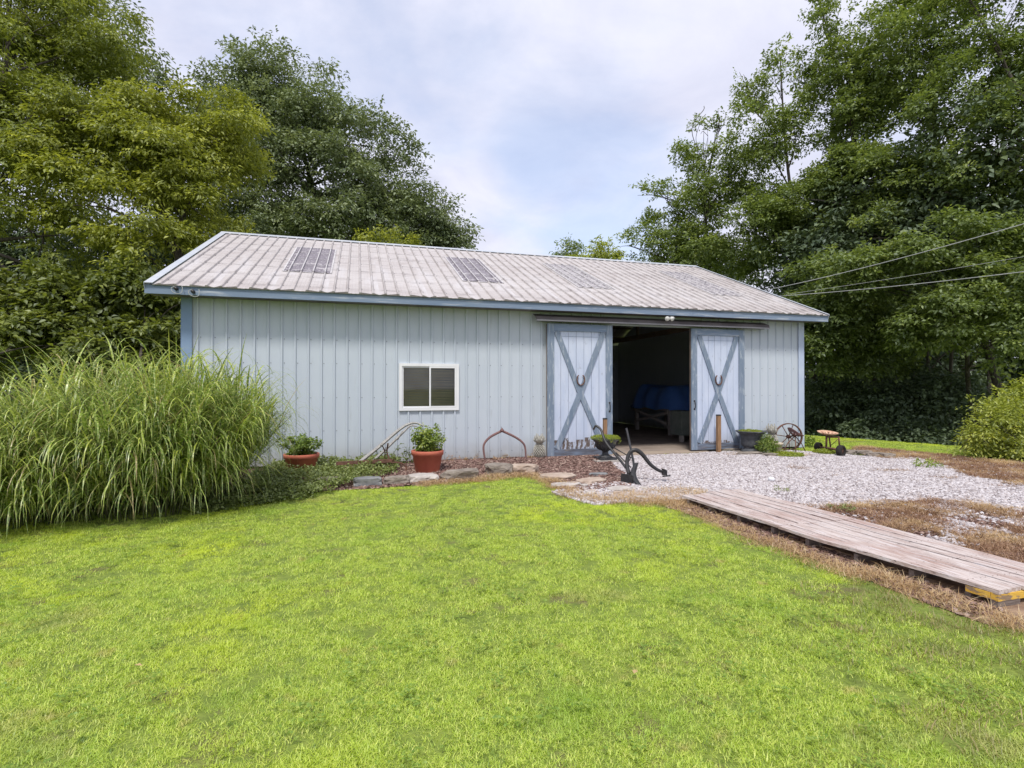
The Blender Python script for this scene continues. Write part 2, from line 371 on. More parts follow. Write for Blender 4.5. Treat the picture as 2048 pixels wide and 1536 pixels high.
M['bench'] = mat('dusty_bench_wood', (0.46,0.41,0.38), (0.58,0.53,0.50), 0.8, 5, 7, (1,1,1))
M['cabinet'] = mat('grey_green_cabinet', (0.16,0.19,0.17), (0.22,0.24,0.22), 0.7, 4)
M['inwood'] = mat('dark_framing_wood', (0.16,0.12,0.10), (0.24,0.18,0.15), 0.85, 5)
M['wire'] = mat('grey_wire', (0.35,0.37,0.36), (0.45,0.46,0.45), 0.6, 5)
M['lampglass'] = mat('white_floodlight', (0.75,0.75,0.74), (0.68,0.68,0.67), 0.3, 5)
M['screw'] = mat('screw_grey', (0.10,0.11,0.13), (0.16,0.17,0.19), 0.5, 5)
M['bark'] = mat('brown_bark', (0.045,0.038,0.032), (0.10,0.085,0.07), 0.95, 7, 8, (4,4,0.7), bump=0.8, spots=[((0.15,0.14,0.12), 6, 0.58, 0.7, (3,3,1))])
M['barkgrey'] = mat('grey_bark', (0.09,0.085,0.08), (0.17,0.16,0.15), 0.95, 7, 8, (4,4,0.7), bump=0.8)

overlay(M['siding'], (0.26,0.22,0.18), 'splash', 0.8)
overlay(M['roof'], (0.22,0.195,0.19), 'ribs', 0.45)  # darker bands following each rib, broken up by noise
overlay(M['roof'], (0.21,0.185,0.185), 'purlin', 0.5)
overlay(M['plank'], (0.24,0.20,0.17), 'splash', 0.5)
def glassmat():
    m = bpy.data.materials.new('window_glass'); m.use_nodes = True; t = m.node_tree; t.nodes.clear()
    o = t.nodes.new('ShaderNodeOutputMaterial'); a = t.nodes.new('ShaderNodeBsdfTransparent'); a.inputs[0].default_value = (0.85,0.87,0.87,1)
    g = t.nodes.new('ShaderNodeBsdfGlossy'); g.inputs['Roughness'].default_value = 0.03
    f = t.nodes.new('ShaderNodeFresnel'); f.inputs[0].default_value = 1.5
    x = t.nodes.new('ShaderNodeMixShader'); t.links.new(f.outputs[0], x.inputs[0]); t.links.new(a.outputs[0], x.inputs[1]); t.links.new(g.outputs[0], x.inputs[2])
    t.links.new(x.outputs[0], o.inputs[0]); return m
M['glass'] = glassmat()

# foliage
M['leafL'] = leafmat('yellow_green_leaves', [(0,(0.11,0.135,0.022)),(0.5,(0.28,0.315,0.045)),(1,(0.52,0.54,0.09))], 0.4)
M['leafL2'] = leafmat('mid_green_leaves', [(0,(0.09,0.12,0.024)),(0.5,(0.22,0.26,0.045)),(1,(0.38,0.42,0.085))], 0.4)
M['leafM'] = leafmat('blue_green_leaves', [(0,(0.11,0.15,0.07)),(0.6,(0.22,0.27,0.13)),(1,(0.36,0.41,0.22))], 0.3, (1.2,1.2,0.7))
M['leafR'] = leafmat('fresh_green_leaves', [(0,(0.09,0.13,0.035)),(0.6,(0.21,0.275,0.07)),(1,(0.38,0.44,0.12))], 0.42)
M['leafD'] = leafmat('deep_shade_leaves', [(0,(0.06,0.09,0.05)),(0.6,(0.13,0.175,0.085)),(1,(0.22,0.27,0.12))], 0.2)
M['leafY'] = leafmat('bright_shrub_leaves', [(0,(0.16,0.20,0.03)),(0.5,(0.33,0.38,0.055)),(1,(0.54,0.57,0.10))], 0.42)
M['leafP'] = leafmat('pot_plant_leaves', [(0,(0.10,0.16,0.03)),(0.6,(0.22,0.31,0.05)),(1,(0.44,0.50,0.12))], 0.35)
M['leafG'] = leafmat('ground_cover_leaves', [(0,(0.10,0.13,0.035)),(0.5,(0.21,0.26,0.075)),(1,(0.36,0.41,0.15))], 0.3)
M['sedum'] = leafmat('lime_sedum', [(0,(0.18,0.24,0.02)),(0.6,(0.30,0.37,0.03)),(1,(0.42,0.44,0.06))], 0.3)
M['lawn'] = leafmat('lawn_blades', [(0,(0.26,0.38,0.045)),(0.5,(0.55,0.70,0.09)),(1,(0.85,0.89,0.26))], 0.4, (1.2,1.2,0.6),
                    pos=[(0.55,(0.66,0.76,0.06),0.52,0.72,1.0), (1.4,(0.36,0.54,0.06),0.56,0.76,0.6), (5.0,(0.60,0.52,0.20),0.62,0.76), (0.9,(0.52,0.50,0.20),0.60,0.74), (16.0,(0.16,0.26,0.03),0.60,0.72)])
M['lawndry'] = leafmat('thin_browning_lawn', [(0,(0.20,0.21,0.05)),(0.5,(0.32,0.30,0.10)),(1,(0.42,0.33,0.15))], 0.3, (1.1,1.1,0.7),
                    pos=[(1.5,(0.22,0.30,0.05),0.48,0.6)])
M['straw'] = leafmat('dead_grass', [(0,(0.34,0.20,0.09)),(0.5,(0.56,0.38,0.18)),(1,(0.74,0.60,0.36))], 0.25, (1.1,1.0,0.8))
M['rustgrass'] = leafmat('rust_brown_grass', [(0,(0.19,0.10,0.06)),(0.5,(0.33,0.19,0.11)),(1,(0.50,0.33,0.19))], 0.2, (1.1,1.0,0.8),
                    pos=[(1.2,(0.56,0.40,0.21),0.46,0.62)])
def pebmat(name, cols):
    m = bpy.data.materials.new(name); m.use_nodes = True; t = m.node_tree; b = t.nodes['Principled BSDF']
    b.inputs['Roughness'].default_value = 0.9; b.inputs['Specular IOR Level'].default_value = 0.2
    oi = t.nodes.new('ShaderNodeAttribute'); oi.attribute_name = 'rnd'
    r = t.nodes.new('ShaderNodeValToRGB'); e = r.color_ramp.elements; r.color_ramp.interpolation = 'CONSTANT'
    e[0].position, e[0].color = cols[0][0], (*cols[0][1],1); e[1].position, e[1].color = cols[-1][0], (*cols[-1][1],1)
    for p_, c_ in cols[1:-1]:
        k = e.new(p_); k.color = (*c_,1)
    t.links.new(oi.outputs['Fac'], r.inputs[0]); t.links.new(r.outputs[0], b.inputs['Base Color']); return m
M['pebble'] = pebmat('white_crushed_stone', [(0,(0.54,0.51,0.525)),(0.26,(0.42,0.385,0.395)),(0.42,(0.61,0.58,0.595)),(0.60,(0.31,0.275,0.285)),(0.72,(0.48,0.43,0.42)),(0.84,(0.38,0.34,0.345)),(0.93,(0.20,0.17,0.17))])
M['chip'] = pebmat('bark_chips', [(0,(0.16,0.095,0.08)),(0.3,(0.22,0.14,0.12)),(0.5,(0.11,0.07,0.06)),(0.7,(0.30,0.20,0.17)),(0.88,(0.40,0.30,0.25))])
M['gravelbase'] = mat('gravel_bed', (0.20,0.165,0.17), (0.34,0.30,0.31), 0.95, 22, 6, bump=0.6, coord='Object')
M['mulchbase'] = mat('mulch_soil', (0.085,0.05,0.042), (0.16,0.095,0.08), 0.95, 20, 6, bump=0.8)
M['dirt'] = mat('brown_dry_dirt', (0.19,0.12,0.085), (0.33,0.23,0.16), 0.95, 6, 8, bump=0.6, spots=[((0.34,0.22,0.13), 2.5, 0.52, 0.68)])

# ------------------------------------------------------------------ leaf meshes
def nrm(a): return a / np.maximum(np.linalg.norm(a, axis=-1, keepdims=True), 1e-9)
def leafverts(P, Dr, Nn, L, Wd, bend=0.25):
    S_ = nrm(np.cross(Dr, Nn)); U = nrm(np.cross(S_, Dr))
    L = L[:, None]; Wd = Wd[:, None]
    mid = P + Dr * (0.45 * L) + U * (0.04 * L)
    tip = P + Dr * L - U * (bend * L)
    return np.stack([P, mid + S_ * Wd * 0.5, tip, mid - S_ * Wd * 0.5], axis=1)
def leaves_mesh(name, V4, rnd, mat_):
    n = len(V4); V = V4.reshape(-1, 3)
    i = np.arange(n)[:, None] * 4
    Fs = np.concatenate([i + np.array([[0,1,2]]), i + np.array([[0,2,3]])], axis=0)
    return newmesh(name, V, Fs, mat_, attrs={'rnd': np.repeat(rnd, 4)})
def cheapnoise(P, f, seed):
    r = np.random.default_rng(seed); v = np.zeros(len(P))
    for k in range(6):
        w = r.normal(size=3) * f * (1 + 0.5 * k); v += np.sin(P @ w + r.uniform(0, 6.28)) / (1 + 0.4 * k)
    return v / 2.6
def sprays(cen, outd, k, Ls, leafL, leafW, droop, seed, flat=0.5, rbase=0.5):
    r = np.random.default_rng(seed); n = len(cen)
    tw = nrm(outd + r.normal(size=(n,3)) * 0.45 + np.array([0,0,0.15]))
    tw[:, 2] *= flat; tw = nrm(tw)
    Pc = np.repeat(cen, k, 0); T = np.repeat(tw, k, 0); O = np.repeat(outd, k, 0)
    t = r.uniform(-0.15, 1, (n*k, 1))
    side = nrm(np.cross(T, np.array([0,0,1.0])) + r.normal(size=(n*k,3)) * 0.25) * r.choice([-1,1], (n*k,1))
    spread = (1 - 0.6*np.abs(t)) * Ls * r.uniform(0, 0.55, (n*k,1))
    P = Pc + T * t * Ls + side * spread + np.array([0,0,-1]) * (t**2 * Ls * 0.35 * droop) + r.normal(size=(n*k,3)) * Ls * 0.07
    Dr = nrm(T * 0.6 + side * 0.7 + r.normal(size=(n*k,3)) * 0.35 + np.array([0,0,-0.55*droop]))
    Nn = nrm(np.array([0,0,1.0]) + r.normal(size=(n*k,3)) * 0.45 + O * 0.35)
    L = leafL * r.uniform(0.65, 1.25, n*k); Wd = L * (leafW/leafL) * r.uniform(0.8, 1.2, n*k)
    tone = np.repeat(r.normal(size=n) * 0.17 + rbase, k) + r.normal(size=n*k) * 0.12
    return leafverts(P, Dr, Nn, L, Wd), np.clip(tone, 0, 1)
def lobe_sprays(lobes, n, seed, shell=0.35, bumpy=0.22):
    r = np.random.default_rng(seed)
    c = np.array([l[0] for l in lobes]); R_ = np.array([l[1] for l in lobes])
    w = R_[:,0] * R_[:,2]; w = w / w.sum()
    idx = r.choice(len(lobes), n, p=w)
    d = nrm(r.normal(size=(n,3)) + np.array([0,0,0.15]))
    rad = 1 - np.abs(r.normal(size=n)) * shell
    rad = np.clip(rad, 0.05, 1.1) * (1 + bumpy * cheapnoise(d * 1.0 + c[idx], 2.6, seed + 5))
    P = c[idx] + d * R_[idx] * rad[:, None]
    return P, d
def crown_sprays(lobes, n, seed, per=15, crad=0.36, flat=0.62, out_bias=0.75):
    """lobes -> leaf clumps standing off each lobe -> sprays over each clump: lit tops, dark gaps between"""
    r = np.random.default_rng(seed)
    c = np.array([l[0] for l in lobes]); R_ = np.array([l[1] for l in lobes])
    w = R_[:,0] * R_[:,2]; m = len(lobes) * per
    idx = r.choice(len(lobes), m, p=w/w.sum())
    d = nrm(r.normal(size=(m,3)) + np.array([0,0,0.25])); rad = np.where(r.uniform(size=m) < out_bias, r.uniform(0.72, 1.08, m), r.uniform(0.15, 0.75, m))
    cc = c[idx] + d * R_[idx] * rad[:,None]
    cr = np.sqrt(R_[idx,0]*R_[idx,2]) * crad * r.uniform(0.55, 1.35, m)
    j = r.choice(m, n, p=cr**2/np.sum(cr**2))
    e = nrm(r.normal(size=(n,3)) + np.array([0,0,0.55]) + d[j]*0.5); q = np.clip(1 - np.abs(r.normal(size=n))*0.28, 0.1, 1) * (1 + 0.35*cheapnoise(e + cc[j], 3.0, seed+3))
    P = cc[j] + e * cr[j][:,None] * q[:,None] * np.array([1,1,flat])
    return P, nrm(e + d[j]*0.4), (cc, cr)
def px_lobes(L):
    o = []
    for (px, py, zc, rx, rz) in L:
        p = D(px, py, zc); a, b = rx * zc / F, rz * zc / F
        o.append(((p.x, p.y, p.z), (a, (a + b) / 2 * 0.9, b)))
    return o

def limbs_mesh(base, lobes, r0, mb, seed, fork=0.35, extra=4):
    r = random.Random(seed)
    b = Vector(base); cs = [Vector(l[0]) for l in lobes]; top = max(cs, key=lambda v: v.z)
    cen = sum(cs, Vector()) / len(cs)
    H = top.z - b.z
    spine = [b + Vector((0,0,-0.4)), b + Vector((0,0,0.15*H)) + Vector((r.uniform(-.2,.2), r.uniform(-.2,.2), 0))]
    spine.append(Vector((b.x*0.6+cen.x*0.4, b.y*0.6+cen.y*0.4, b.z + 0.45*H)))
    spine.append(Vector((b.x*0.2+cen.x*0.5+top.x*0.3, b.y*0.2+cen.y*0.5+top.y*0.3, b.z + 0.75*H)))
    spine.append(top)
    sp = bez(spine, 6); n = len(sp)
    rad = [r0 * (1.35 if i == 0 else 1) * (1 - 0.88 * (i/(n-1))**0.9) for i in range(n)]
    mb.tube(sp, rad, 9)
    for c, l in zip(cs, lobes):
        zt = min(c.z - 0.25*(c - b).length*0.6, c.z); k = min(range(n), key=lambda i: abs(sp[i].z - max(zt, b.z + fork*H)))
        s0 = sp[k]; 
        if (c - s0).length < 0.4: continue
        m1 = s0.lerp(c, 0.5) + Vector((r.uniform(-.3,.3), r.uniform(-.3,.3), 0.12*(c - s0).length*r.uniform(-0.5,1)))
        pth = bez([s0, m1, c], 5); rr = [rad[k]*0.62*(1 - 0.8*i/(len(pth)-1)) for i in range(len(pth))]
        mb.tube(pth, rr, 6)
        for e in range(extra):
            q = pth[r.randint(3, len(pth)-1)]; dv_ = Vector((r.gauss(0,1), r.gauss(0,1), r.gauss(0.4,0.8))).normalized()
            e_ = c + Vector((dv_.x*l[1][0], dv_.y*l[1][1], dv_.z*l[1][2]))*0.85
            mb.tube(bez([q, q.lerp(e_, 0.5)+Vector((r.uniform(-.15,.15), r.uniform(-.15,.15), 0.1)), e_], 3), [rad[k]*0.2*(1-0.85*i/6)+0.006 for i in range(7)], 4, caps=False)

def tree(name, label, base, lobes, n, k, Ls, lL, lW, droop, mt, r0, seed, group=None, bark='bark', flat=0.5, shell=0.35, bumpy=0.22, cat='tree', extra=4, rbase=0.5, per=15, crad=0.36, cflat=0.62):
    b = Vector(base); t = thing(name, label, cat, b, group)
    mb = MB(); limbs_mesh(b, lobes, r0, mb, seed, extra=extra); mb.build('trunk' if cat == 'tree' else 'stems', M[bark], t)
    P, d, _cl = crown_sprays(lobes, n, seed, per, crad, cflat)
    V4, tone = sprays(P - np.array(b), d, k, Ls, lL, lW, droop, seed+1, flat, rbase)
    link('crown' if cat == 'tree' else 'foliage', leaves_mesh('crown', V4, tone, mt), t)
    return t

# ------------------------------------------------------------------ instancing on points for uncountable stuff
def scatter(name, pts, sources, label, cat, smin, smax, scl=None, tilt=0.0, seed=1, kind='stuff', parent=None):
    me = bpy.data.meshes.new(name); pts = np.asarray(pts, dtype=np.float32)
    off = OFF.get(parent.name, Vector()) if parent is not None else Vector()
    pts = pts - np.array(off, dtype=np.float32)
    me.vertices.add(len(pts)); me.vertices.foreach_set('co', pts.ravel())
    a = me.attributes.new('scl', 'FLOAT', 'POINT'); a.data.foreach_set('value', np.ones(len(pts), dtype=np.float32) if scl is None else np.asarray(scl, dtype=np.float32))
    for s_ in sources:
        for m_ in s_.materials:
            if m_.name not in me.materials: me.materials.append(m_)
    o = link(name, me, parent)
    tag(o, label, cat, kind=kind)
    g = bpy.data.node_groups.new(name + '_scatter', 'GeometryNodeTree')
    g.interface.new_socket('Geometry', in_out='INPUT', socket_type='NodeSocketGeometry')
    g.interface.new_socket('Geometry', in_out='OUTPUT', socket_type='NodeSocketGeometry')
    gi, go = g.nodes.new('NodeGroupInput'), g.nodes.new('NodeGroupOutput')
    iop = g.nodes.new('GeometryNodeInstanceOnPoints'); iop.inputs['Pick Instance'].default_value = True
    jn = g.nodes.new('GeometryNodeJoinGeometry')
    for i, s_ in enumerate(sources):
        so = bpy.data.objects.new(name + '_source', s_)
        oi = g.nodes.new('GeometryNodeObjectInfo'); oi.inputs[0].default_value = so; oi.inputs['As Instance'].default_value = False
        g2 = g.nodes.new('GeometryNodeGeometryToInstance'); g.links.new(oi.outputs['Geometry'], g2.inputs[0]); g.links.new(g2.outputs[0], jn.inputs[0])
    ri = g.nodes.new('FunctionNodeRandomValue'); ri.data_type = 'INT'; ri.inputs['Min'].default_value = 0; ri.inputs['Max'].default_value = len(sources)-1; ri.inputs['Seed'].default_value = seed
    rr = g.nodes.new('FunctionNodeRandomValue'); rr.data_type = 'FLOAT_VECTOR'
    rr.inputs[0].default_value = (-tilt, -tilt, 0); rr.inputs[1].default_value = (tilt, tilt, 6.283); rr.inputs['Seed'].default_value = seed+1
    rs = g.nodes.new('FunctionNodeRandomValue'); rs.data_type = 'FLOAT'; rs.inputs[2].default_value = smin; rs.inputs[3].default_value = smax; rs.inputs['Seed'].default_value = seed+2
    na = g.nodes.new('GeometryNodeInputNamedAttribute'); na.data_type = 'FLOAT'; na.inputs['Name'].default_value = 'scl'
    mu = g.nodes.new('ShaderNodeMath'); mu.operation = 'MULTIPLY'
    g.links.new(rs.outputs[1], mu.inputs[0]); g.links.new([x for x in na.outputs if x.enabled][0], mu.inputs[1])
    g.links.new(gi.outputs[0], iop.inputs['Points']); g.links.new(jn.outputs[0], iop.inputs['Instance'])
    g.links.new([x for x in ri.outputs if x.type == 'INT'][0], iop.inputs['Instance Index'])
    g.links.new(rr.outputs[0], iop.inputs['Rotation']); g.links.new(mu.outputs[0], iop.inputs['Scale'])
    g.links.new(iop.outputs[0], go.inputs[0])
    md = o.modifiers.new('scatter', 'NODES'); md.node_group = g
    return o

def blade_tuft(name, n, rad, h, w, lean, m_, seed, seg=2, curl=0.5):
    r = np.random.default_rng(seed)
    a = r.uniform(0, 2*PI, n); q = rad * np.sqrt(r.uniform(0, 1, n))
    P = np.stack([np.cos(a)*q, np.sin(a)*q, np.zeros(n) - 0.004], 1)
    b = r.uniform(0, 2*PI, n); H = h * r.uniform(0.55, 1.15, n); le = lean * r.uniform(0.2, 1.3, n)
    out_ = np.stack([np.cos(b), np.sin(b), np.zeros(n)], 1); sd = np.stack([-np.sin(b), np.cos(b), np.zeros(n)], 1)
    wv = w * r.uniform(0.7, 1.3, n); vs = []
    for i in range(seg+1):
        t = i/seg; p = P + out_ * (H*le*t**1.6)[:,None] + np.array([0,0,1.0]) * (H*(t - curl*0.4*le*t*t))[:,None]
        ww = (wv * (1 - t**1.5) * 0.5)[:,None]
        if i < seg: vs += [p - sd*ww, p + sd*ww]
        else: vs += [p]
    V = np.stack(vs, 1); m = V.shape[1]; i0 = np.arange(n)[:,None]*m; tr = []
    for i in range(seg-1):
        tr += [i0 + np.array([[2*i,2*i+1,2*i+3]]), i0 + np.array([[2*i,2*i+3,2*i+2]])]
    tr.append(i0 + np.array([[2*seg-2, 2*seg-1, 2*seg]]))
    return newmesh(name, V.reshape(-1,3), np.concatenate(tr), m_, attrs={'rnd': np.repeat(np.clip(r.normal(0.5,0.32,n),0,1), m)})

def rock_mesh(name, sx, sy, sz, m_, seed, sub=2, rough=0.22, flatten=0.0, smooth=False, block=0.0):
    bm = bmesh.new(); bmesh.ops.create_icosphere(bm, subdivisions=sub, radius=1.0)
    off = Vector((seed*3.7, seed*1.9, seed*0.7))
    for v in bm.verts:
        c = v.co.normalized()
        if block: 
            mx_ = max(abs(c.x), abs(c.y), abs(c.z)); c = c.lerp(c / mx_ * 0.85, block)
        nn = mnoise.noise(c*1.4 + off)*rough + mnoise.noise(c*3.5 + off)*rough*0.45
        c = c * (1 + nn)
        if flatten and c.z > flatten: c.z = flatten + (c.z-flatten)*0.2
        v.co = (c.x*sx, c.y*sy, c.z*sz)
    me = bpy.data.meshes.new(name); bm.to_mesh(me); bm.free()
    me.materials.append(m_); me.polygons.foreach_set('use_smooth', [smooth]*len(me.polygons))
    return me

def inpoly(P, poly):
    x, y = P[:,0], P[:,1]; ins = np.zeros(len(P), bool); n = len(poly)
    for i in range(n):
        x0, y0 = poly[i]; x1, y1 = poly[(i+1) % n]
        c = ((y0 > y) != (y1 > y)) & (x < (x1-x0)*(y-y0)/(y1-y0+1e-12) + x0); ins ^= c
    return ins

# ------------------------------------------------------------------ ground
A_ = np.array([13.05, 13.23]); NO = np.array([0.9395, 0.343])
def height(x, y):
    d = (x - A_[0])*NO[0] + (y - A_[1])*NO[1] 
    h = -0.26*np.clip(d, 0, 30) + 0.0
    h = h * np.clip(d/1.2, 0, 1)
    e = np.clip(y - 22, 0, 60) * np.clip((x+4)/4, 0, 1)
    return h - 0.10*e
def grid(name, xs, ys, m_, zoff=0.0):
    X, Y = np.meshgrid(xs, ys); Z = height(X, Y) + zoff
    V = np.stack([X.ravel(), Y.ravel(), Z.ravel()], 1); nx, ny = len(xs), len(ys)
    i, j = np.meshgrid(np.arange(nx-1), np.arange(ny-1)); a = (j*nx+i).ravel()
    return newmesh(name, V, np.stack([a, a+1, a+nx+1, a+nx], 1), m_, smooth=True)
M['ground'] = mat('lawn_soil_and_thatch', (0.12,0.17,0.03), (0.22,0.28,0.05), 0.95, 9, 8, bump=0.8, bscale=40, spots=[((0.14,0.11,0.06), 3, 0.55, 0.7)])
xs = np.concatenate([[-600,-200,-80,-40], np.linspace(-25, 45, 141), [60,90,200,600]])
ys = np.concatenate([[-400,-100,-30], np.linspace(-12, 60, 145), [80,120,250,700]])
tag(link('ground', grid('ground', xs, ys, M['ground'])), kind='structure')

def jag(pts, amp, seed, n=6):
    r = random.Random(seed); o = []
    for i in range(len(pts)):
        a, b = Vector(pts[i]), Vector(pts[(i+1) % len(pts)]); 
        for k in range(n):
            p = a.lerp(b, k/n); o.append((p.x + r.uniform(-amp, amp), p.y + r.uniform(-amp, amp)))
    return o
def sheet(name, poly, z, m_, seed, amp=0.05, zf=None):
    pts = jag([(p[0], p[1], 0) for p in poly], amp, seed)
    me = bpy.data.meshes.new(name); bm = bmesh.new()
    f = bm.faces.new([bm.verts.new((x, y, z)) for x, y in pts]); bmesh.ops.triangulate(bm, faces=[f])
    bm.to_mesh(me); bm.free(); me.materials.append(m_)
    return tag(link(name, me), kind='structure'), pts
g2 = lambda L: [tuple(G(*p).xy) for p in L]
YW = 10.62
bed_poly = g2([(560,996),(640,984),(735,978),(815,972),(880,966),(960,961),(1030,952),(1080,955),(1120,978),(1150,994),(1210,1003),(1290,1002),(1262,975),(1248,945),(1225,930)]) + [(4.9, YW), (-2.9, YW), (-2.9, 8.6)]
gravel_poly = g2([(1228,930),(1248,945),(1262,975),(1240,1000),(1365,1002)]) + [(4.0,6.1),(4.9,6.15),(5.3,5.2)] + g2([(1700,1014),(1772,1012),(1845,1002),(1950,1012),(2048,1026)]) + [(8.5,4.1),(11.5,3.8),(12.5,6.2)] + g2([(2048,974),(1998,963),(1933,954),(1890,933),(1831,917),(1760,916)]) + [(9.6,10.15),(9.0,10.3),(8.3,10.35),(4.9,10.45)]
dirt_poly = [(4.0,6.3),(4.93,6.2),(5.3,5.3)] + g2([(1700,1010),(1772,1008),(1845,998),(1950,1008),(2048,1022)]) + [(8.6,4.3),(9,1.6),(4.5,1.9),(3.75,2.4),(3.65,5.8)]
dry_poly = g2([(1700,904),(1760,918),(1831,918),(1890,934),(1933,955),(1998,964),(2048,975)]) + [(12.6,6.3),(16,5.5),(15.5,7.8)] + g2([(2048,927),(1900,912),(1800,903),(1720,893)])
_, bedJ = sheet('mulch_bed', bed_poly, 0.006, M['mulchbase'], 3, 0.03)
_, gravJ = sheet('gravel_yard', gravel_poly, 0.011, M['gravelbase'], 4, 0.05)
_, dirtJ = sheet('dry_dirt', dirt_poly, 0.006, M['dirt'], 5, 0.05)
_, dryJ = sheet('dry_grass_verge', dry_poly, 0.016, M['dirt'], 6, 0.05)

def sample(x0, x1, y0, y1, n, seed):
    r = np.random.default_rng(seed); return np.stack([r.uniform(x0, x1, n), r.uniform(y0, y1, n)], 1)
def wob(P, seed, amp, f=2.0): return P + np.stack([cheapnoise(np.c_[P, P[:,0]*0], f, seed), cheapnoise(np.c_[P, P[:,0]*0], f, seed+1)], 1)*amp
def infr(P, mx_=1.12):
    c, s = math.cos(math.radians(16)), math.sin(math.radians(16))
    fz = P[:,0]*s + P[:,1]*c; xx = P[:,0]*c - P[:,1]*s
    return (fz > 1.6) & (np.abs(xx) < fz*mx_ + 0.5), fz
def lay3(P, z=0.0): return np.c_[P, height(P[:,0], P[:,1]) + z]

# lawn
tufts = [blade_tuft('lawn_tuft', 125, 0.085, 0.022, 0.0036, 1.4, M['lawn'], s) for s in (1,2,3,4,5)]
P = sample(-14, 17, 0.8, 16, 150000, 21)
ok, fz = infr(P)
Pw = wob(P, 8, 0.06)
prob = np.clip(2.6/np.maximum(fz,1), 0.22, 1.0)
keep = ok & (rng.uniform(size=len(P)) < prob) & ~inpoly(Pw, bed_poly) & ~inpoly(P, gravel_poly) & ~inpoly(Pw, dirt_poly) & ~inpoly(Pw, dry_poly)
strip = (Pw[:,0] > 3.63) & (P[:,0] < 4.95) & (P[:,1] > 2.35) & (P[:,1] < 6.6)
house = (P[:,0] > -3.0) & (P[:,0] < 10.5) & (P[:,1] > 10.5)
d_ = (P[:,0]-A_[0])*NO[0] + (P[:,1]-A_[1])*NO[1]
strip = (Pw[:,0] > 3.66 + 0.13*np.clip((4-P[:,1])/1.4, 0, 1)) & (P[:,0] < 4.95) & (P[:,1] > 2.3) & (P[:,1] < 6.6)
keep &= ~strip & ~house & (d_ < 1.5)
# thin browning lawn towards the bottom right
brown = np.clip((P[:,0]*1.0 - 1.55 - 0.25*P[:,1]) / 1.3, 0, 1) * (P[:,1] < 3.2)
brown += np.clip(1 - np.abs(P[:,0]-3.58)/0.22, 0, 1) * (P[:,1] > 2.3) * (P[:,1] < 6.5) * 0.7
isb = rng.uniform(size=len(P)) < brown * 0.75
bare = cheapnoise(np.c_[P, P[:,0]*0], 3.0, 77) 
dropm = (isb & (rng.uniform(size=len(P)) < 0.45))
K = keep & ~isb & ~dropm
sc = 0.85 + 0.28*np.clip(fz[K]/8, 0, 1.2) + 0.12*cheapnoise(np.c_[P[K], P[K][:,0]*0], 1.1, 31)
scatter('lawn', lay3(P[K]), tufts, 'bright yellow green mown lawn filling the front of the picture', 'grass', 0.75, 1.25, sc, 0.12, 5)
tdry = [blade_tuft('dry_lawn_tuft', 36, 0.09, 0.045, 0.0038, 1.2, M['lawndry'], s) for s in (11,12,13)]
K = keep & isb & ~dropm
scatter('browning_grass', lay3(P[K]), tdry, 'thin browning grass at the edge of the lawn by the boardwalk end', 'grass', 0.7, 1.3, None, 0.15, 6)
# broad clover leaves among the grass
def clover(name, n, m_, seed):
    r = np.random.default_rng(seed); P_ = np.c_[r.normal(size=(n,2))*0.05, r.uniform(0.02,0.045,n)]
    V = []; T = []
    for k in range(3):
        a = r.uniform(0,2*PI,n) if k == 0 else a + 2.09
        Dr = np.stack([np.cos(a), np.sin(a), np.full(n, 0.1)], 1); V.append(leafverts(P_, nrm(Dr), nrm(np.c_[r.normal(size=(n,2))*0.3, np.ones(n)]), np.full(n,0.013), np.full(n,0.012), 0.1)); T.append(r.uniform(0,1,n))
    return leaves_mesh(name, np.concatenate(V), np.concatenate(T), m_)
M['clover'] = leafmat('clover_leaves', [(0,(0.16,0.27,0.03)),(0.5,(0.24,0.36,0.05)),(1,(0.36,0.45,0.08))], 0.35)
P2 = sample(-6, 4.5, 1.2, 8.5, 16000, 22); ok, fz = infr(P2)
cn = cheapnoise(np.c_[P2, P2[:,0]*0], 1.6, 90)
k2 = ok & (cn > -0.2) & (rng.uniform(size=len(P2)) < 0.07) & (P2[:,0] < 3.2) & ~inpoly(wob(P2,8,.06), bed_poly) & (rng.uniform(size=len(P2)) < np.clip(3/fz, .2, .9))
scatter('clover', lay3(P2[k2], 0.008), [clover('clover_tuft', 16, M['clover'], s) for s in (1,2,3)], 'small clover leaves mixed through the lawn', 'clover', 0.8, 1.3, None, 0.1, 7)

# straw strip, rust-coloured dry grass
tst = [blade_tuft('straw_tuft', 22, 0.13, 0.075, 0.004, 2.1, M['straw'], s, seg=3, curl=0.9) for s in (21,22,23)]
P3 = sample(-1.5, 6.0, 1.9, 9.3, 60000, 23); P3w = wob(P3, 15, 0.07)
near_bed = np.zeros(len(P3), bool)
edge = g2([(860,968),(960,961),(1030,952),(1080,955),(1120,978),(1150,994),(1210,1003),(1290,1002),(1368,1010)])
def dseg(P, poly):
    dm = np.full(len(P), 9.0)
    for a, b in zip(poly[:-1], poly[1:]):
        a, b = np.array(a), np.array(b); t = np.clip(((P-a)@(b-a))/((b-a)@(b-a)), 0, 1); dm = np.minimum(dm, np.linalg.norm(P-(a+t[:,None]*(b-a)), axis=1))
    return dm
de = dseg(P3w, edge)
s1 = (de < 0.16) & (rng.uniform(size=len(P3)) < 0.5)
s2 = (P3w[:,0] > 3.62 + 0.12*np.clip((4-P3[:,1])/1.4, 0, 1)) & (P3[:,0] < 3.96 - 0.12*(P3[:,1] > 3.4)) & (P3[:,1] > 2.25) & (P3[:,1] < 6.3)
s2 |= (P3[:,0] > 3.3) & (P3[:,0] < 4.6) & (P3[:,1] > 5.9) & (P3w[:,1] < 6.75)
dens = rng.uniform(size=len(P3)) < np.where(P3[:,1] > 3.7, 0.30, 0.48)
kk = s1 | (s2 & dens)
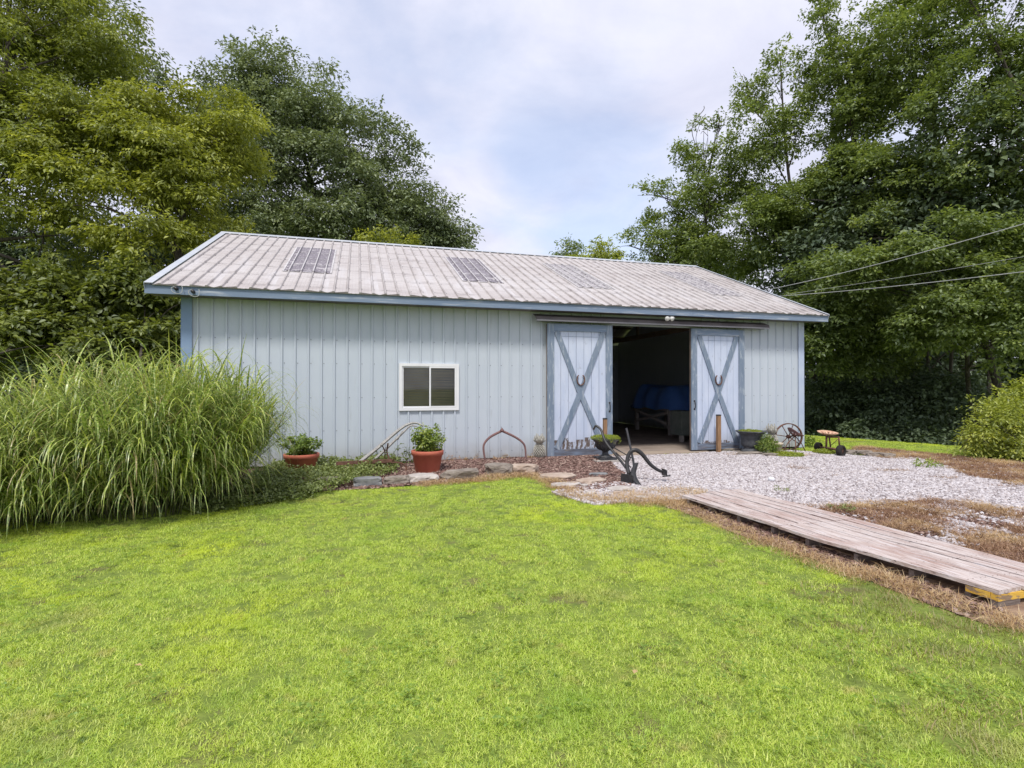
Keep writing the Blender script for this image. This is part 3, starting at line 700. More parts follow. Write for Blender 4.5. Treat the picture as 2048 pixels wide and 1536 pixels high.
scatter('straw_edging', lay3(P3[kk], 0.008), tst, 'pale dead grass along the near side of the boardwalk and the stone edging', 'dead grass', 0.5, 1.1, None, 0.3, 8)
trs = [blade_tuft('rust_tuft', 30, 0.10, 0.05, 0.005, 2.2, M['rustgrass'], s, seg=2, curl=0.9) for s in (31,32,33)]
P4 = sample(4.0, 16.5, 1.2, 11.5, 60000, 24); ok, fz = infr(P4)
P4w = wob(P4, 25, 0.15); cn = cheapnoise(np.c_[P4, P4[:,0]*0], 2.2, 55)
k4 = ok & ((inpoly(P4w, dirt_poly) & (P4[:,0] > 4.9) & (cn > -0.35)) | inpoly(P4w, dry_poly) | (inpoly(P4, gravel_poly) & (cn > 0.62) & (P4[:,0] > 7.5) & (rng.uniform(size=len(P4)) < 0.3)))
scatter('withered_grass', lay3(P4[k4], 0.012), trs, 'rust brown withered grass between the boardwalk and the white gravel', 'dead grass', 0.6, 1.2, None, 0.3, 9)

# gravel stones, mulch chips
def pebs(name, m_, n, seed, fl, el=1.0):
    o = []
    for i in range(n):
        me = rock_mesh(name, 0.5*el, 0.42, fl, m_, seed+i, sub=1, rough=0.45)
        a = me.attributes.new('rnd', 'FLOAT', 'POINT'); a.data.foreach_set('value', [((i+0.5)/n)]*len(me.vertices)); o.append(me)
    return o
pb = pebs('gravel_stone', M['pebble'], 14, 100, 0.33)
P5 = sample(3.0, 13, 3.6, 10.6, 150000, 25); ok, fz = infr(P5)
cn = cheapnoise(np.c_[P5, P5[:,0]*0], 3.2, 66)
ing = inpoly(wob(P5, 35, 0.08), gravel_poly); ind = inpoly(P5, dirt_poly) & (P5[:,0] > 4.95)
k5 = ok & (ing | (ind & ((cn > 0.42) | (rng.uniform(size=len(P5)) < 0.06))) | (inpoly(P5, dry_poly) & (rng.uniform(size=len(P5)) < 0.12)))
k5 &= ~((P5[:,0] > 5.2) & (P5[:,0] < 7.3) & (P5[:,1] > 10.3))
scatter('gravel_stones', lay3(P5[k5], 0.016), pb, 'white and grey crushed stone covering the yard by the open door', 'gravel', 0.018, 0.055, None, 0.5, 10)
P6 = sample(2.6, 4.8, 6.0, 9.6, 9000, 26)
ex = inpoly(wob(P6, 45, 0.1), g2([(1100,985),(1150,975),(1250,965),(1290,980),(1330,1002),(1200,1012)]))
scatter('rubble_chips', lay3(P6[ex], 0.012), pb, 'broken pale stone chips round the flagstones by the plough', 'rubble', 0.03, 0.075, None, 0.5, 11)
ch = pebs('bark_chip', M['chip'], 10, 300, 0.12, 1.2)
P7 = sample(-3, 5.2, 7.0, 10.65, 60000, 27); ok, fz = infr(P7)
k7 = ok & inpoly(wob(P7, 55, 0.04), bed_poly) & (P7[:,0] > -1.5)
hz = 0.012 + 0.05*np.clip(1 - np.abs(P7[:,1]-9.9)/0.8, 0, 1)*np.clip((P7[:,0]-0.6), 0, 1)
scatter('mulch_chips', np.c_[P7, hz][k7], ch, 'reddish brown bark mulch along the foot of the siding', 'mulch', 0.035, 0.085, None, 0.7, 12)
P7b = sample(4.9, 9, 1.8, 5.8, 22000, 28); k7b = inpoly(wob(P7b, 65, 0.1), dirt_poly) & (P7b[:,0] > 4.95) & (cheapnoise(np.c_[P7b, P7b[:,0]*0], 2.4, 12) > -0.3)
scatter('fallen_bark', lay3(P7b[k7b], 0.014), ch, 'dark bark crumbs and dirt beyond the boardwalk', 'mulch', 0.02, 0.05, None, 0.7, 13)
P7c = sample(3.72, 4.1, 2.5, 6.2, 1500, 29)
scatter('bark_litter', lay3(P7c, 0.010), ch, 'brown litter under the near edge of the boardwalk', 'mulch', 0.02, 0.05, None, 0.7, 14)

# ------------------------------------------------------------------ BARN
XL, XR, YF, YB = -2.93, 10.38, YW, 20.18
EV, EVY, OVL, OVR, SLP = 3.19, 10.20, -3.40, 10.755, 0.4385
RY = 15.40; RZ = EV + SLP*(RY-EVY)
barn = thing('pole_barn', 'pale grey metal pole barn with chalky ribbed roof, blue trim and open sliding doors', 'barn', (3.7, YF, 0))
O = OFF[barn.name]
def prof_panel(w, n_ribs, L, rib=0.019, pitch=0.2286, base=0.045, topw=0.018):
    """ribbed sheet in local x (across) and z' (relief); returns list of (x, relief)"""
    p = [(0, 0)]
    for i in range(n_ribs):
        c = pitch*(i+0.5)
        p += [(c-base/2, 0), (c-topw/2, rib), (c+topw/2, rib), (c+base/2, 0)]
    for i in range(n_ribs-1):
        for q in (0.36, 0.64):
            c = pitch*(i+0.5) + pitch*q; p += [(c-0.010, 0), (c, 0.004), (c+0.010, 0)]
    p.append((w, 0)); p.sort(); return p
PW = 0.9144
def wall_panel_mesh(w, h, ph=0.0):
    P0 = [(0, 0)]
    for i in range(4):
        c = 0.2286*(i+0.5); P0 += [(c-0.024, 0), (c-0.013, 0.029), (c+0.013, 0.029), (c+0.024, 0)]
    P0 += [(PW, 0)]
    def ev(x):
        for (xa, ra), (xb, rb) in zip(P0[:-1], P0[1:]):
            if xa <= x <= xb: return ra + (rb-ra)*(x-xa)/max(xb-xa, 1e-9)
        return 0
    pr = [(0, ev(ph))] + [(x-ph, r) for x, r in P0 if ph+1e-3 < x < ph+w-1e-3] + [(w, ev(ph+w))]
    V = [(x, -r, z) for z in (0, h) for x, r in pr] + [(x, 0.02, z) for z in (0, h) for x in (0, w)]
    n = len(pr); Fs = [(i, i+1, n+i+1, n+i) for i in range(n-1)]; b = 2*n
    Fs += [(b, b+2, b+3, b+1)]
    me = bpy.data.meshes.new('wall_panel'); me.from_pydata(V, [], Fs); me.materials.append(M['siding']); me.update(); return me
WH = 3.12
fw = MB()
fw.box((XL+0.02, YF+0.03, 0.02), (5.10, YF+0.07, 0.16)); 
for z in (0.62, 1.0-0.06, 2.3, 2.95):
    for x0, x1 in ((XL+0.02, 0.74), (1.96, 5.10), (7.42, XR-0.02)) if 0.8 < z < 2.25 else ((XL+0.02, 5.10), (7.42, XR-0.02)): fw.box((x0, YF+0.03, z), (x1, YF+0.07, z+0.09))
fw.box((5.10, YF+0.03, 2.84), (7.42, YF+0.07, 3.05)); fw.box((5.04, YF+0.03, 0.02), (5.13, YF+0.16, 2.84)); fw.box((7.39, YF+0.03, 0.02), (7.48, YF+0.16, 2.84))
front = fw.build('front_wall', M['inwood'], barn)
WX0, WX1, WZ0, WZ1 = 0.765, 1.935, 1.02, 1.94
def add_panel(x0, x1, z0, z1, ph=0.0):
    o = link('wall_panel', wall_panel_mesh(x1-x0, z1-z0, ph), front); o.location = Vector((x0, YF, z0)) - O; return o
x = XL + 0.10
cuts = []
PX = [XL + 0.10 + i*PW for i in range(16)]
full = wall_panel_mesh(PW, WH-0.04)
for i in range(len(PX)-1):
    x0, x1 = PX[i], min(PX[i+1], XR-0.02)
    if x0 >= XR-0.05: break
    if x0 < 5.1 and x1 > 5.1: x1 = 5.1
    elif x0 >= 5.1 and x1 <= 7.45: 
        continue
    elif x0 < 7.45 < x1: 
        # keep the rib rhythm: a narrower sheet beside the opening
        o = link('wall_panel', wall_panel_mesh(x1-7.45, WH-0.04, 7.45-x0), front); o.location = Vector((7.45, YF, 0.04)) - O; continue
    if x1 < WX0 or x0 > WX1:
        if abs(x1-x0-PW) < 1e-3:
            o = link('wall_panel', full, front); o.location = Vector((x0, YF, 0.04)) - O
        else: add_panel(x0, x1, 0.04, WH)
    else:       # sheets cut round the window
        for a, b in ((0.04, WZ0+0.01), (WZ1-0.01, WH)):
            add_panel(x0, x1, a, b)
        if x0 < WX0: add_panel(x0, WX0+0.01, WZ0+0.01, WZ1-0.01)
        if x1 > WX1:
            o = add_panel(WX1-0.01, x1, WZ0+0.01, WZ1-0.01, WX1-0.01-x0)
hb = MB(); hb.box((5.10, YF-0.012, 2.82), (7.45, YF+0.02, 3.10)); hb.build('door_lintel', M['siding'], barn)
# screws: rows of them beside each rib
sc_ = MB()
for zr in (0.18, 0.62+0.04, 1.28, 1.62+0.30, 2.36):
    x = XL+0.10+PW/8
    while x < XR-0.1:
        xx = x + 0.045
        if not (5.1 < xx < 7.45) and not (WX0-0.03 < xx < WX1+0.03 and WZ0-0.03 < zr < WZ1+0.03) :
            sc_.lathe([(0.008, 0), (0.008, 0.004), (0.0055, 0.0075)], (xx, YF-0.001, zr), 6, axis=(0,-1,0), sm=False)
        x += 0.2286
o = sc_.build('screws', M['screw'], barn); o['kind'] = 'stuff'
# other walls
def plain_wall(name, p0, p1, zt, gable=None):
    pts = [Vector((*p0, 0)), Vector((*p1, 0))]; L = (pts[1]-pts[0]).length; u = (pts[1]-pts[0]).normalized(); n = Vector((u.y, -u.x, 0))
    mb = MB(); nr = int(L/0.2286); V = []; Fs = []; xs_ = [0]
    pr = [(0, 0)]
    for i in range(nr):
        c = 0.2286*(i+0.5); pr += [(c-0.022, 0), (c-0.009, 0.019), (c+0.009, 0.019), (c+0.022, 0)]
    pr.append((L, 0))
    def top(s):
        return zt if gable is None else zt + SLP*(L/2 - abs(s-L/2))
    if gable is not None: 
        pr = sorted(pr + [(L/2, 0)])
    for s_, r_ in pr: V.append(pts[0] + u*s_ + n*r_ + Vector((0,0,0.03)))
    for s_, r_ in pr: V.append(pts[0] + u*s_ + n*r_ + Vector((0,0,top(s_))))
    m_ = len(pr); mb.add(V, [(i, i+1, m_+i+1, m_+i) for i in range(m_-1)])
    a, b = pts[0] - n*0.03, pts[1] - n*0.03; mid = (a+b)/2
    back = [a+Vector((0,0,0.03)), b+Vector((0,0,0.03)), b+Vector((0,0,zt)), mid+Vector((0,0,top(L/2))), a+Vector((0,0,zt))]
    mb.add(back, [(4,3,2,1,0)]); return mb.build(name, M['siding'], barn)
plain_wall('left_gable_wall', (XL, YB), (XL, YF+0.02), EV+SLP*(YF-EVY)-0.10, True)
plain_wall('right_gable_wall', (XR, YF+0.02), (XR, YB), EV+SLP*(YF-EVY)-0.10, True)
plain_wall('back_wall', (XR-0.03, YB), (XL+0.03, YB), 3.2)
# corner trims
ct = MB(); ct.box((XL-0.03, YF-0.035, 0.02), (XL+0.13, YF-0.022, 3.10)); ct.box((XL-0.043, YF-0.035, 0.02), (XL-0.031, YF+0.14, 3.10)); ct.build('corner_trim', M['corner'], barn)
ct = MB(); ct.box((XR-0.12, YF-0.035, 0.02), (XR+0.03, YF-0.022, 3.10)); ct.box((XR+0.031, YF-0.035, 0.02), (XR+0.043, YF+0.14, 3.10)); ct.build('corner_trim', M['cornerpale'], barn)
# floor and threshold
fl = MB(); fl.box((XL+0.05, YF+0.17, -0.2), (XR-0.05, YB-0.05, 0.030)); fl.build('concrete_floor', M['concrete'], barn)
fl = MB(); fl.box((4.75, YF-0.22, -0.02), (7.6, YF+0.165, 0.036)); fl.build('door_sill', M['sill'], barn)
# fascia
def board(name, p, q, w, t, side, m_, parent=None):
    mb = MB(); mb.beam(p, q, w, t, side); return mb.build(name, m_, parent or barn)
xj = 7.05
board('fascia_board', (OVL, EVY+0.02, EV-0.085), (xj-0.003, EVY+0.02, EV-0.085), 0.145, 0.035, (0,0,1), M['trimblue'])
board('fascia_board', (xj+0.003, EVY+0.021, EV-0.085), (OVR, EVY+0.021, EV-0.085), 0.145, 0.035, (0,0,1), M['trimblue'])
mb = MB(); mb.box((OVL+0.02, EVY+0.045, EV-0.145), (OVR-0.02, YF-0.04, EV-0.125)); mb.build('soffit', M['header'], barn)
# roof
roof = MB()
cosS = 1/math.sqrt(1+SLP**2)
up = Vector((0, cosS, SLP*cosS)); nf = Vector((0, -SLP*cosS, cosS)); LS = (RY-EVY+0.03)/cosS
for yy in np.linspace(0.1, LS-0.1, 8):
    for sgn in (1, -1):
        p0 = Vector((0, EVY-0.03, EV-0.013)) + up*yy - nf*0.055
        if sgn < 0: p0.y = 2*RY - p0.y
        roof.box((OVL+0.06, p0.y-0.02, p0.z-0.045), (OVR-0.06, p0.y+0.02, p0.z+0.03))
roofo = roof.build('roof', M['inwood'], barn)
def roof_panel_mesh(w, sgn, L=LS, m_=None, lift=0.0, mat_=None):
    pr = [q for q in prof_panel(PW, 4, 0, rib=0.030, base=0.050, topw=0.022) if q[0] <= w-1e-4] + [(w, 0)]
    U = Vector((0, up.y*sgn, up.z)); NN = Vector((0, nf.y*sgn, nf.z))
    V = []
    nl = 7
    for k in range(nl):
        for x_, r_ in pr:
            V.append(Vector((x_, 0, 0)) + U*(L*k/(nl-1)) + NN*(r_+lift))
    n = len(pr); Fs = [(k*n+i, k*n+i+1, (k+1)*n+i+1, (k+1)*n+i) for k in range(nl-1) for i in range(n-1)]
    b = len(V)
    V += [Vector((x_, 0, 0)) + U*(L*t) + NN*(-0.006) for t in (0, 1) for x_ in (0, w)]
    Fs += [(b, b+2, b+3, b+1)]
    Fs += [(i+1, i, b) if i < n//2 else (i+1, i, b+1) for i in range(n-1)] + [(n//2, b, b+1)]
    me = bpy.data.meshes.new('roof_panel'); me.from_pydata([tuple(v) for v in V], [], Fs); me.materials.append(mat_ or M['roof']); me.update(); return me
rx = [OVL + 0.12 + i*PW for i in range(16)]
for sgn in (1, -1):
    mesh_full = roof_panel_mesh(PW, sgn)
    for i, x0 in enumerate(rx):
        x1 = min(x0+PW, OVR-0.04)
        if x1-x0 < 0.1: continue
        me = mesh_full if abs(x1-x0-PW) < 1e-3 else roof_panel_mesh(x1-x0, sgn)
        if sgn < 0 and abs(x1-x0-PW) < 1e-3: me = mesh_full
        o = link('roof_panel', me, roofo); o.location = Vector((x0, (EVY-0.03) if sgn > 0 else (2*RY-EVY+0.03), EV-0.013)) - O
# skylight sheets (over the metal, four of them)
for i, x0 in enumerate((-1.49, 2.17, 4.90, 8.38)):
    m_ = (M['skylight'], M['skylight'], M['sky2'], M['sky2'])[i]
    x0 = min(rx, key=lambda v: abs(v-x0))
    y0 = 11.58; yl = (14.15-11.58)/cosS
    mb = MB(); o = link('skylight_panel', roof_panel_mesh(PW, 1, yl, lift=0.005, mat_=m_), barn)
    o.location = Vector((x0, y0, EV-0.013+SLP*(y0-EVY+0.03))) - O
    o['label'] = ('darkest mottled fibreglass skylight sheet', 'dark gridded fibreglass skylight sheet', 'patchy half-bleached fibreglass skylight sheet', 'pale bleached fibreglass skylight sheet')[i]
    sm_ = MB()
    base = Vector((x0, y0, EV-0.013+SLP*(y0-EVY+0.03)))
    for q in range(5):
        a = base + Vector((0.004 + q*PW/4*0.995, 0, 0)) + nf*0.012
        if q in (0, 4): sm_.beam(a, a+up*yl, 0.034, 0.010, (1,0,0))
        if q < 4 and i < 3:
            a = base + Vector((0.2286*(q+0.5), 0, 0)) + nf*0.039; sm_.beam(a, a+up*yl, 0.020, 0.004, (1,0,0))
    for q in (0, 0.25, 0.5, 0.75, 1.0):
        a = base + up*(yl*q) + nf*0.0105
        for j in range(4):
            sm_.beam(a+Vector((0.2286*j+0.005,0,0)) if j == 0 else a+Vector((0.2286*(j-0.5)+0.03,0,0)), a+Vector((0.2286*(j+0.5)-0.028,0,0)), 0.030 if q in (0, 1.0) else 0.014, 0.006, up)
    s2_ = sm_.build('sealant_line', M['seam'], barn)
# rake trims and ridge cap
for X0, X1 in ((OVL, OVL+0.13), (OVR-0.06, OVR)):
    for sgn in (1, -1):
        a = Vector((X0, EVY-0.035, EV-0.013)); b = a + up*(LS+0.01); w_ = X1-X0
        vs = []
        for p in (a, b):
            for dx, dn in ((0, -0.10), (0, 0.030), (w_, 0.030), (w_, 0.024), (0.006, 0.020), (0.006, -0.10)):
                vs.append(p + Vector((dx if X0 < 0 else dx, 0, 0)) + nf*dn)
        if X0 > 0:
            vs = [Vector((X0+X1-v.x, v.y, v.z)) for v in vs]
        if sgn < 0: vs = [Vector((v.x, 2*RY-v.y, v.z)) for v in vs]
        mb = MB(); mb.add(vs, [(i, (i+1) % 6, 6+(i+1) % 6, 6+i) for i in range(6)] + [(5,4,3,2,1,0), (6,7,8,9,10,11)]); mb.build('rake_trim', M['galv'], barn)
mb = MB()
for sgn in (1, -1):
    a = Vector((0, RY, RZ+0.022)); b = a - Vector((0, up.y*sgn, up.z))*0.17 + Vector((0,0,0.004))
    mb.add([Vector((OVL, a.y, a.z)), Vector((OVR, a.y, a.z)), Vector((OVR, b.y, b.z)), Vector((OVL, b.y, b.z)),
            Vector((OVL, a.y, a.z+0.02)), Vector((OVR, a.y, a.z+0.02)), Vector((OVR, b.y, b.z+0.016)), Vector((OVL, b.y, b.z+0.016))],
           [(0,1,2,3),(7,6,5,4),(0,4,5,1),(3,2,6,7),(0,3,7,4),(1,5,6,2)])
mb.build('ridge_cap', M['galv'], barn)
# roof screws (rows across the sheets)
sc_ = MB()
for t_ in (0.35, 1.1, 1.9, 2.7, 3.5, 4.3, 5.1):
    for x0 in rx:
        for j in range(4):
            xx = x0 + 0.2286*(j+0.5) + 0.035
            if xx > OVR-0.1: continue
            q = Vector((xx, EVY-0.03, EV-0.013)) + up*t_ + nf*0.001
            sc_.lathe([(0.008, 0), (0.007, 0.007)], q, 5, axis=nf, sm=False)
o = sc_.build('roof_screws', M['screw'], barn); o['kind'] = 'stuff'
# interior framing: posts, girts and trusses
for x_ in (-1.0, 1.4, 3.8, 6.2, 8.6):
    mb = MB(); mb.box((x_-0.07, YB-0.20, 0.03), (x_+0.07, YB-0.06, 3.1)); mb.build('back_post', M['inwood'], barn)
    mb = MB(); mb.beam((x_, YF+0.1, 3.08), (x_, YB-0.1, 3.08), 0.14, 0.045, (0,0,1)); mb.beam((x_, YF+0.1, 3.16), (x_, RY, RZ-0.22), 0.12, 0.045, (0,0,1)); mb.beam((x_, YB-0.1, 3.16), (x_, RY, RZ-0.22), 0.12, 0.045, (0,0,1))
    mb.beam((x_, RY, 3.1), (x_, RY, RZ-0.2), 0.1, 0.045, (0,1,0)); mb.build('roof_truss', M['inwood'], barn)

# window
wd = MB()
wd.box((WX0, YF-0.045, WZ0), (WX1, YF+0.05, WZ0+0.055)); wd.box((WX0, YF-0.045, WZ1-0.055), (WX1, YF+0.05, WZ1))
wd.box((WX0, YF-0.045, WZ0+0.055), (WX0+0.055, YF+0.05, WZ1-0.055)); wd.box((WX1-0.055, YF-0.045, WZ0+0.055), (WX1, YF+0.05, WZ1-0.055))
win = wd.build('window', M['vinyl'], barn)
xm = (WX0+WX1)/2 + 0.015
for k, (a, b, yy) in enumerate(((WX0+0.057, xm+0.02, YF-0.012), (xm-0.02, WX1-0.057, YF-0.034))):
    s_ = MB(); z0, z1 = WZ0+0.057, WZ1-0.057; w_ = 0.026 if k == 0 else 0.03
    s_.box((a, yy-0.010, z0), (b, yy+0.010, z0+w_)); s_.box((a, yy-0.010, z1-w_), (b, yy+0.010, z1))
    s_.box((a, yy-0.010, z0+w_), (a+w_, yy+0.010, z1-w_)); s_.box((b-w_, yy-0.010, z0+w_), (b, yy+0.010, z1-w_)); s_.build('sash', M['vinyl'], win)
    g_ = MB(); g_.box((a+w_, yy-0.003, z0+w_), (b-w_, yy+0.003, z1-w_)); g_.build('pane', M['glass'], win)
bl = MB(); z = WZ0+0.075
while z < WZ1-0.07:
    for a, b in ((WX0+0.08, xm-0.01), (xm+0.02, WX1-0.085)):
        zz_ = z + (0.004*math.sin(z*31+a*9) if a > 1.2 else 0)
        bl.add([(a, YF+0.014, zz_-0.010), (b, YF+0.014, zz_-0.010+ (0.007 if a > 1.2 else 0)), (b, YF+0.026, zz_+0.010), (a, YF+0.026, zz_+0.010)], [(0,1,2,3)])
    z += 0.031
for a, b in ((WX0+0.08, xm-0.01), (xm+0.02, WX1-0.085)): bl.box((a, YF+0.012, WZ0+0.058), (b, YF+0.034, WZ0+0.072))
o = bl.build('blind_slats', M['blind'], win); o['kind'] = 'stuff'

# sliding doors
def door(x0, x1, z0, z1, yc, right):
    st = 0.15; label = 'weathered pale blue sliding door with blue X brace, ' + ('right of the opening' if right else 'left of the opening')
    mb = MB()
    mb.box((x0, yc+0.012, z0+0.02), (x1, yc+0.035, z1-0.005)); dr = mb.build('sliding_door', M['inwood'], barn); dr['label'] = label
    xi0, xi1 = x0+st-0.02, x1-st+0.02; n = 7; w = (xi1-xi0)/n
    for i in range(n):
        h = 0.22 + 0.05*math.sin(i*2.1)
        p = MB(); a, b = xi0+i*w+0.004, xi0+(i+1)*w-0.004
        dy = random.uniform(-0.002, 0.002)
        p.box((a, yc-0.010+dy, z0+0.12+(h if not right else h*0.35)), (b, yc+0.011, z1-0.12)); p.build('plank', M['plank'], dr)
        p = MB(); p.box((a, yc-0.009+dy, z0+0.12), (b, yc+0.011, z0+0.118+(h if not right else h*0.35))); p.build('plank_foot', M['rot'], dr)
    def bd(name, p, q, wd_, t_, m_): mb_ = MB(); mb_.beam(p, q, wd_, t_, Vector((q[2]-p[2], 0, -(q[0]-p[0]))).normalized() ); return mb_.build(name, m_, dr)
    yb = yc-0.024
    mb = MB(); mb.box((x0, yb-0.014, z0+0.01), (x0+st, yb+0.013, z1)); mb.build('stile', M['trimblue_v'], dr)
    mb = MB(); mb.box((x1-st, yb-0.014, z0+0.01), (x1, yb+0.013, z1)); mb.build('stile', M['trimblue_v'], dr)
    mb = MB(); mb.box((x0+st+0.002, yb-0.013, z1-0.15), (x1-st-0.002, yb+0.013, z1-0.001)); mb.build('top_rail', M['trimblue'], dr)
    mb = MB(); mb.box((x0+st+0.002, yb-0.013, z0+0.01), (x1-st-0.002, yb+0.013, z0+0.15)); mb.build('bottom_rail', M['rotdark'], dr)
    mb = MB(); mb.box((x0+st, yc-0.012-0.004, z1-0.26), (x1-st, yc-0.011, z1-0.255)); mb.build('batten_line', M['trimblue'], dr)
    ax0, ax1, az0, az1 = x0+st+0.06, x1-st-0.06, z0+0.16, z1-0.16
    cx, cz_ = (ax0+ax1)/2, (az0+az1)/2 - 0.08
    # first brace whole, second in two pieces that butt against it
    sid = lambda p, q: Vector((-(q[2]-p[2]), 0, q[0]-p[0])).normalized()
    def br(p, q, y_, m_=M['trimblue_v']):
        mb_ = MB(); mb_.beam((p[0], y_, p[1]), (q[0], y_, q[1]), 0.115, 0.024, sid((p[0],0,p[1]), (q[0],0,q[1]))); return mb_.build('brace', m_, dr)
    br((ax0, az1), (cx, cz_), yb+0.0015); br((ax1, az1), (cx, cz_), yb-0.0015)
    br((cx, cz_+0.02), (ax0, az0), yb-0.003); br((cx, cz_+0.02), (ax1, az0), yb-0.0005)
    # horseshoe
    hs = MB(); hz = cz_ + 0.30*(1) ; pts = []
    for k in range(17):
        a = math.radians(-235 + k*(290/16)); a = math.radians(125 - 0 + k*(290/16))
        pts.append((cx + 0.085*math.cos(a), yb-0.024, hz + 0.115*math.sin(a)))
    hs.tube(pts, 0.019, 6, flat=0.6); hs.build('horseshoe', M['rust'], dr)
    hx = (x1-0.07) if not right else (x0+0.075); hz_ = z0+1.02
    hd = MB(); hd.tube(bez([(hx, yb-0.012, hz_-0.09), (hx, yb-0.045, hz_-0.05), (hx, yb-0.045, hz_+0.05), (hx, yb-0.012, hz_+0.09)], 4), 0.010, 6); hd.box((hx-0.02, yb-0.019, hz_-0.11), (hx+0.02, yb-0.0145, hz_-0.075)); hd.box((hx-0.02, yb-0.019, hz_+0.075), (hx+0.02, yb-0.0145, hz_+0.11)); hd.build('handle', M['black'], dr)
    return dr
door(3.77, 5.25, 0.03, 2.80, 10.52, False)
door(7.20, 8.62, 0.055, 2.80, 10.52, True)
# track cover
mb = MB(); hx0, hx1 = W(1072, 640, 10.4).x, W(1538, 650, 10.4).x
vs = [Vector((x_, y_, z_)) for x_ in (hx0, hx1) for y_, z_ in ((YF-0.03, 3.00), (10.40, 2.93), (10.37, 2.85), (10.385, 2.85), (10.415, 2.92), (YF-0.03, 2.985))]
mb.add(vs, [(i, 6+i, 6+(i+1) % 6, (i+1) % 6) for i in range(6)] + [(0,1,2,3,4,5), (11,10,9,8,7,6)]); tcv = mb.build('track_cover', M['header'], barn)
mb = MB(); mb.box((hx0, 10.366, 2.835), (hx1, 10.376, 2.862)); mb.build('drip_edge', M['headeredge'], tcv)
mb = MB(); mb.tube([(hx0+0.05, 10.50, 2.86), (hx1-0.05, 10.50, 2.86)], 0.025, 6); mb.build('door_track', M['screw'], tcv)
# floodlight under the eave
p = W(1337, 638, 10.27)
fld = MB(); fld.box((p.x-0.05, p.y-0.02, p.z+0.02), (p.x+0.05, p.y+0.06, p.z+0.07)); flo = fld.build('floodlight', M['header'], barn)
for s_ in (-1, 1):
    mb = MB(); mb.lathe([(0.02, -0.09), (0.035, -0.06), (0.050, 0.0), (0.053, 0.012), (0.045, 0.022), (0.0, 0.026)], (p.x+s_*0.062, p.y-0.05, p.z), 14, axis=(s_*0.35, -0.75, -0.45)); mb.build('lamp_head', M['lampglass'], flo)
# wire holders on the left of the fascia
for px, py in ((352, 577), (386, 583)):
    p = W(px, py, 10.17)
    mb = MB(); mb.lathe([(0.0, -0.03), (0.03, -0.025), (0.02, 0), (0.032, 0.02), (0.03, 0.035), (0.0, 0.04)], (p.x, p.y, p.z), 10, axis=(0,-1,0)); ins = mb.build('insulator', M['black'], barn)
    mb = MB(); mb.tube(bez([(p.x-0.01, p.y-0.03, p.z+0.03), (p.x-0.06, p.y-0.03, p.z), (p.x-0.04, p.y-0.035, p.z-0.06), (p.x+0.03, p.y-0.035, p.z-0.09), (p.x+0.09, p.y-0.03, p.z-0.07), (p.x+0.10, p.y-0.02, p.z+0.0), (p.x+0.09, p.y-0.01, p.z+0.04)], 5), 0.006, 5)
    mb.build('wire_loop', M['wire'], ins)

# ------------------------------------------------------------------ inside the barn
fz_ = 0.030
tl = W(1274, 808, 16.6); tr_ = W(1340, 817, 14.3); htop = 0.86
tb = thing('work_bench', 'unpainted wooden workbench with crossed braces inside the open doorway', 'workbench', (tr_.x, tr_.y, fz_))
A0 = Vector((tr_.x, tr_.y, 0)); A1 = Vector((tl.x, tl.y, 0)); u = (A1-A0).normalized(); v_ = Vector((-u.y, u.x, 0)); v_ = v_ if v_.x > 0 else -v_
for a in (A0, A1):
    for q in (0, 1.1):
        mb = MB(); p = a + v_*q; mb.beam((p.x, p.y, fz_), (p.x, p.y, htop), 0.11, 0.09, (1,0,0)); mb.build('leg', M['bench'], tb)
mb = MB(); mb.beam(A0+Vector((0,0,htop-0.06))-v_*0.07, A1+Vector((0,0,htop-0.06))-v_*0.07, 0.10, 0.04, (0,0,1)); mb.build('apron', M['bench'], tb)
mb = MB(); mb.beam(A0+Vector((0,0,0.70))-v_*0.08, A1+Vector((0,0,0.32))-v_*0.08, 0.09, 0.03, (0,0,1)); mb.build('brace', M['bench'], tb)
mb = MB(); mb.beam(A0+Vector((0,0,0.36))-v_*0.115, A1+Vector((0,0,0.74))-v_*0.115, 0.09, 0.03, (0,0,1)); mb.build('brace', M['bench'], tb)
mb = MB(); mb.add([A0-u*0.15-v_*0.12+Vector((0,0,htop)), A1+u*0.15-v_*0.12+Vector((0,0,htop)), A1+u*0.15+v_*1.2+Vector((0,0,htop)), A0-u*0.15+v_*1.2+Vector((0,0,htop)),
    A0-u*0.15-v_*0.12+Vector((0,0,htop+0.04)), A1+u*0.15-v_*0.12+Vector((0,0,htop+0.04)), A1+u*0.15+v_*1.2+Vector((0,0,htop+0.04)), A0-u*0.15+v_*1.2+Vector((0,0,htop+0.04))],
    [(0,3,2,1),(4,5,6,7),(0,1,5,4),(1,2,6,5),(2,3,7,6),(3,0,4,7)]); mb.build('bench_top', M['bench'], tb)
# tarp over a bulky load
nx, ny = 30, 26; V = []; L1 = (A1-A0).length + 0.5
for i in range(nx+1):
    for j in range(ny+1):
        s, t = i/nx, j/ny
        ex = min(1, min(s, 1-s)*7); ey = min(1, t*6)*min(1, (1-t)*6)
        z = htop + 0.03 + 0.62*(ex*ey)**0.6*(1 + 0.10*math.sin(7*s+2)*math.sin(5*t)) + 0.02*math.sin(23*s+9*t)
        z -= 0.10*(1-ex)*1.0
        q = A0 - u*0.4 + u*(L1*s) - v_*0.22 + v_*(1.5*t)
        V.append((q.x + 0.03*math.sin(20*s+4*t), q.y + 0.03*math.sin(17*t), z if min(t, 1) > 0.02 else htop-0.06+0.03*math.sin(14*s)))
Fs = [(i*(ny+1)+j, (i+1)*(ny+1)+j, (i+1)*(ny+1)+j+1, i*(ny+1)+j+1) for i in range(nx) for j in range(ny)]
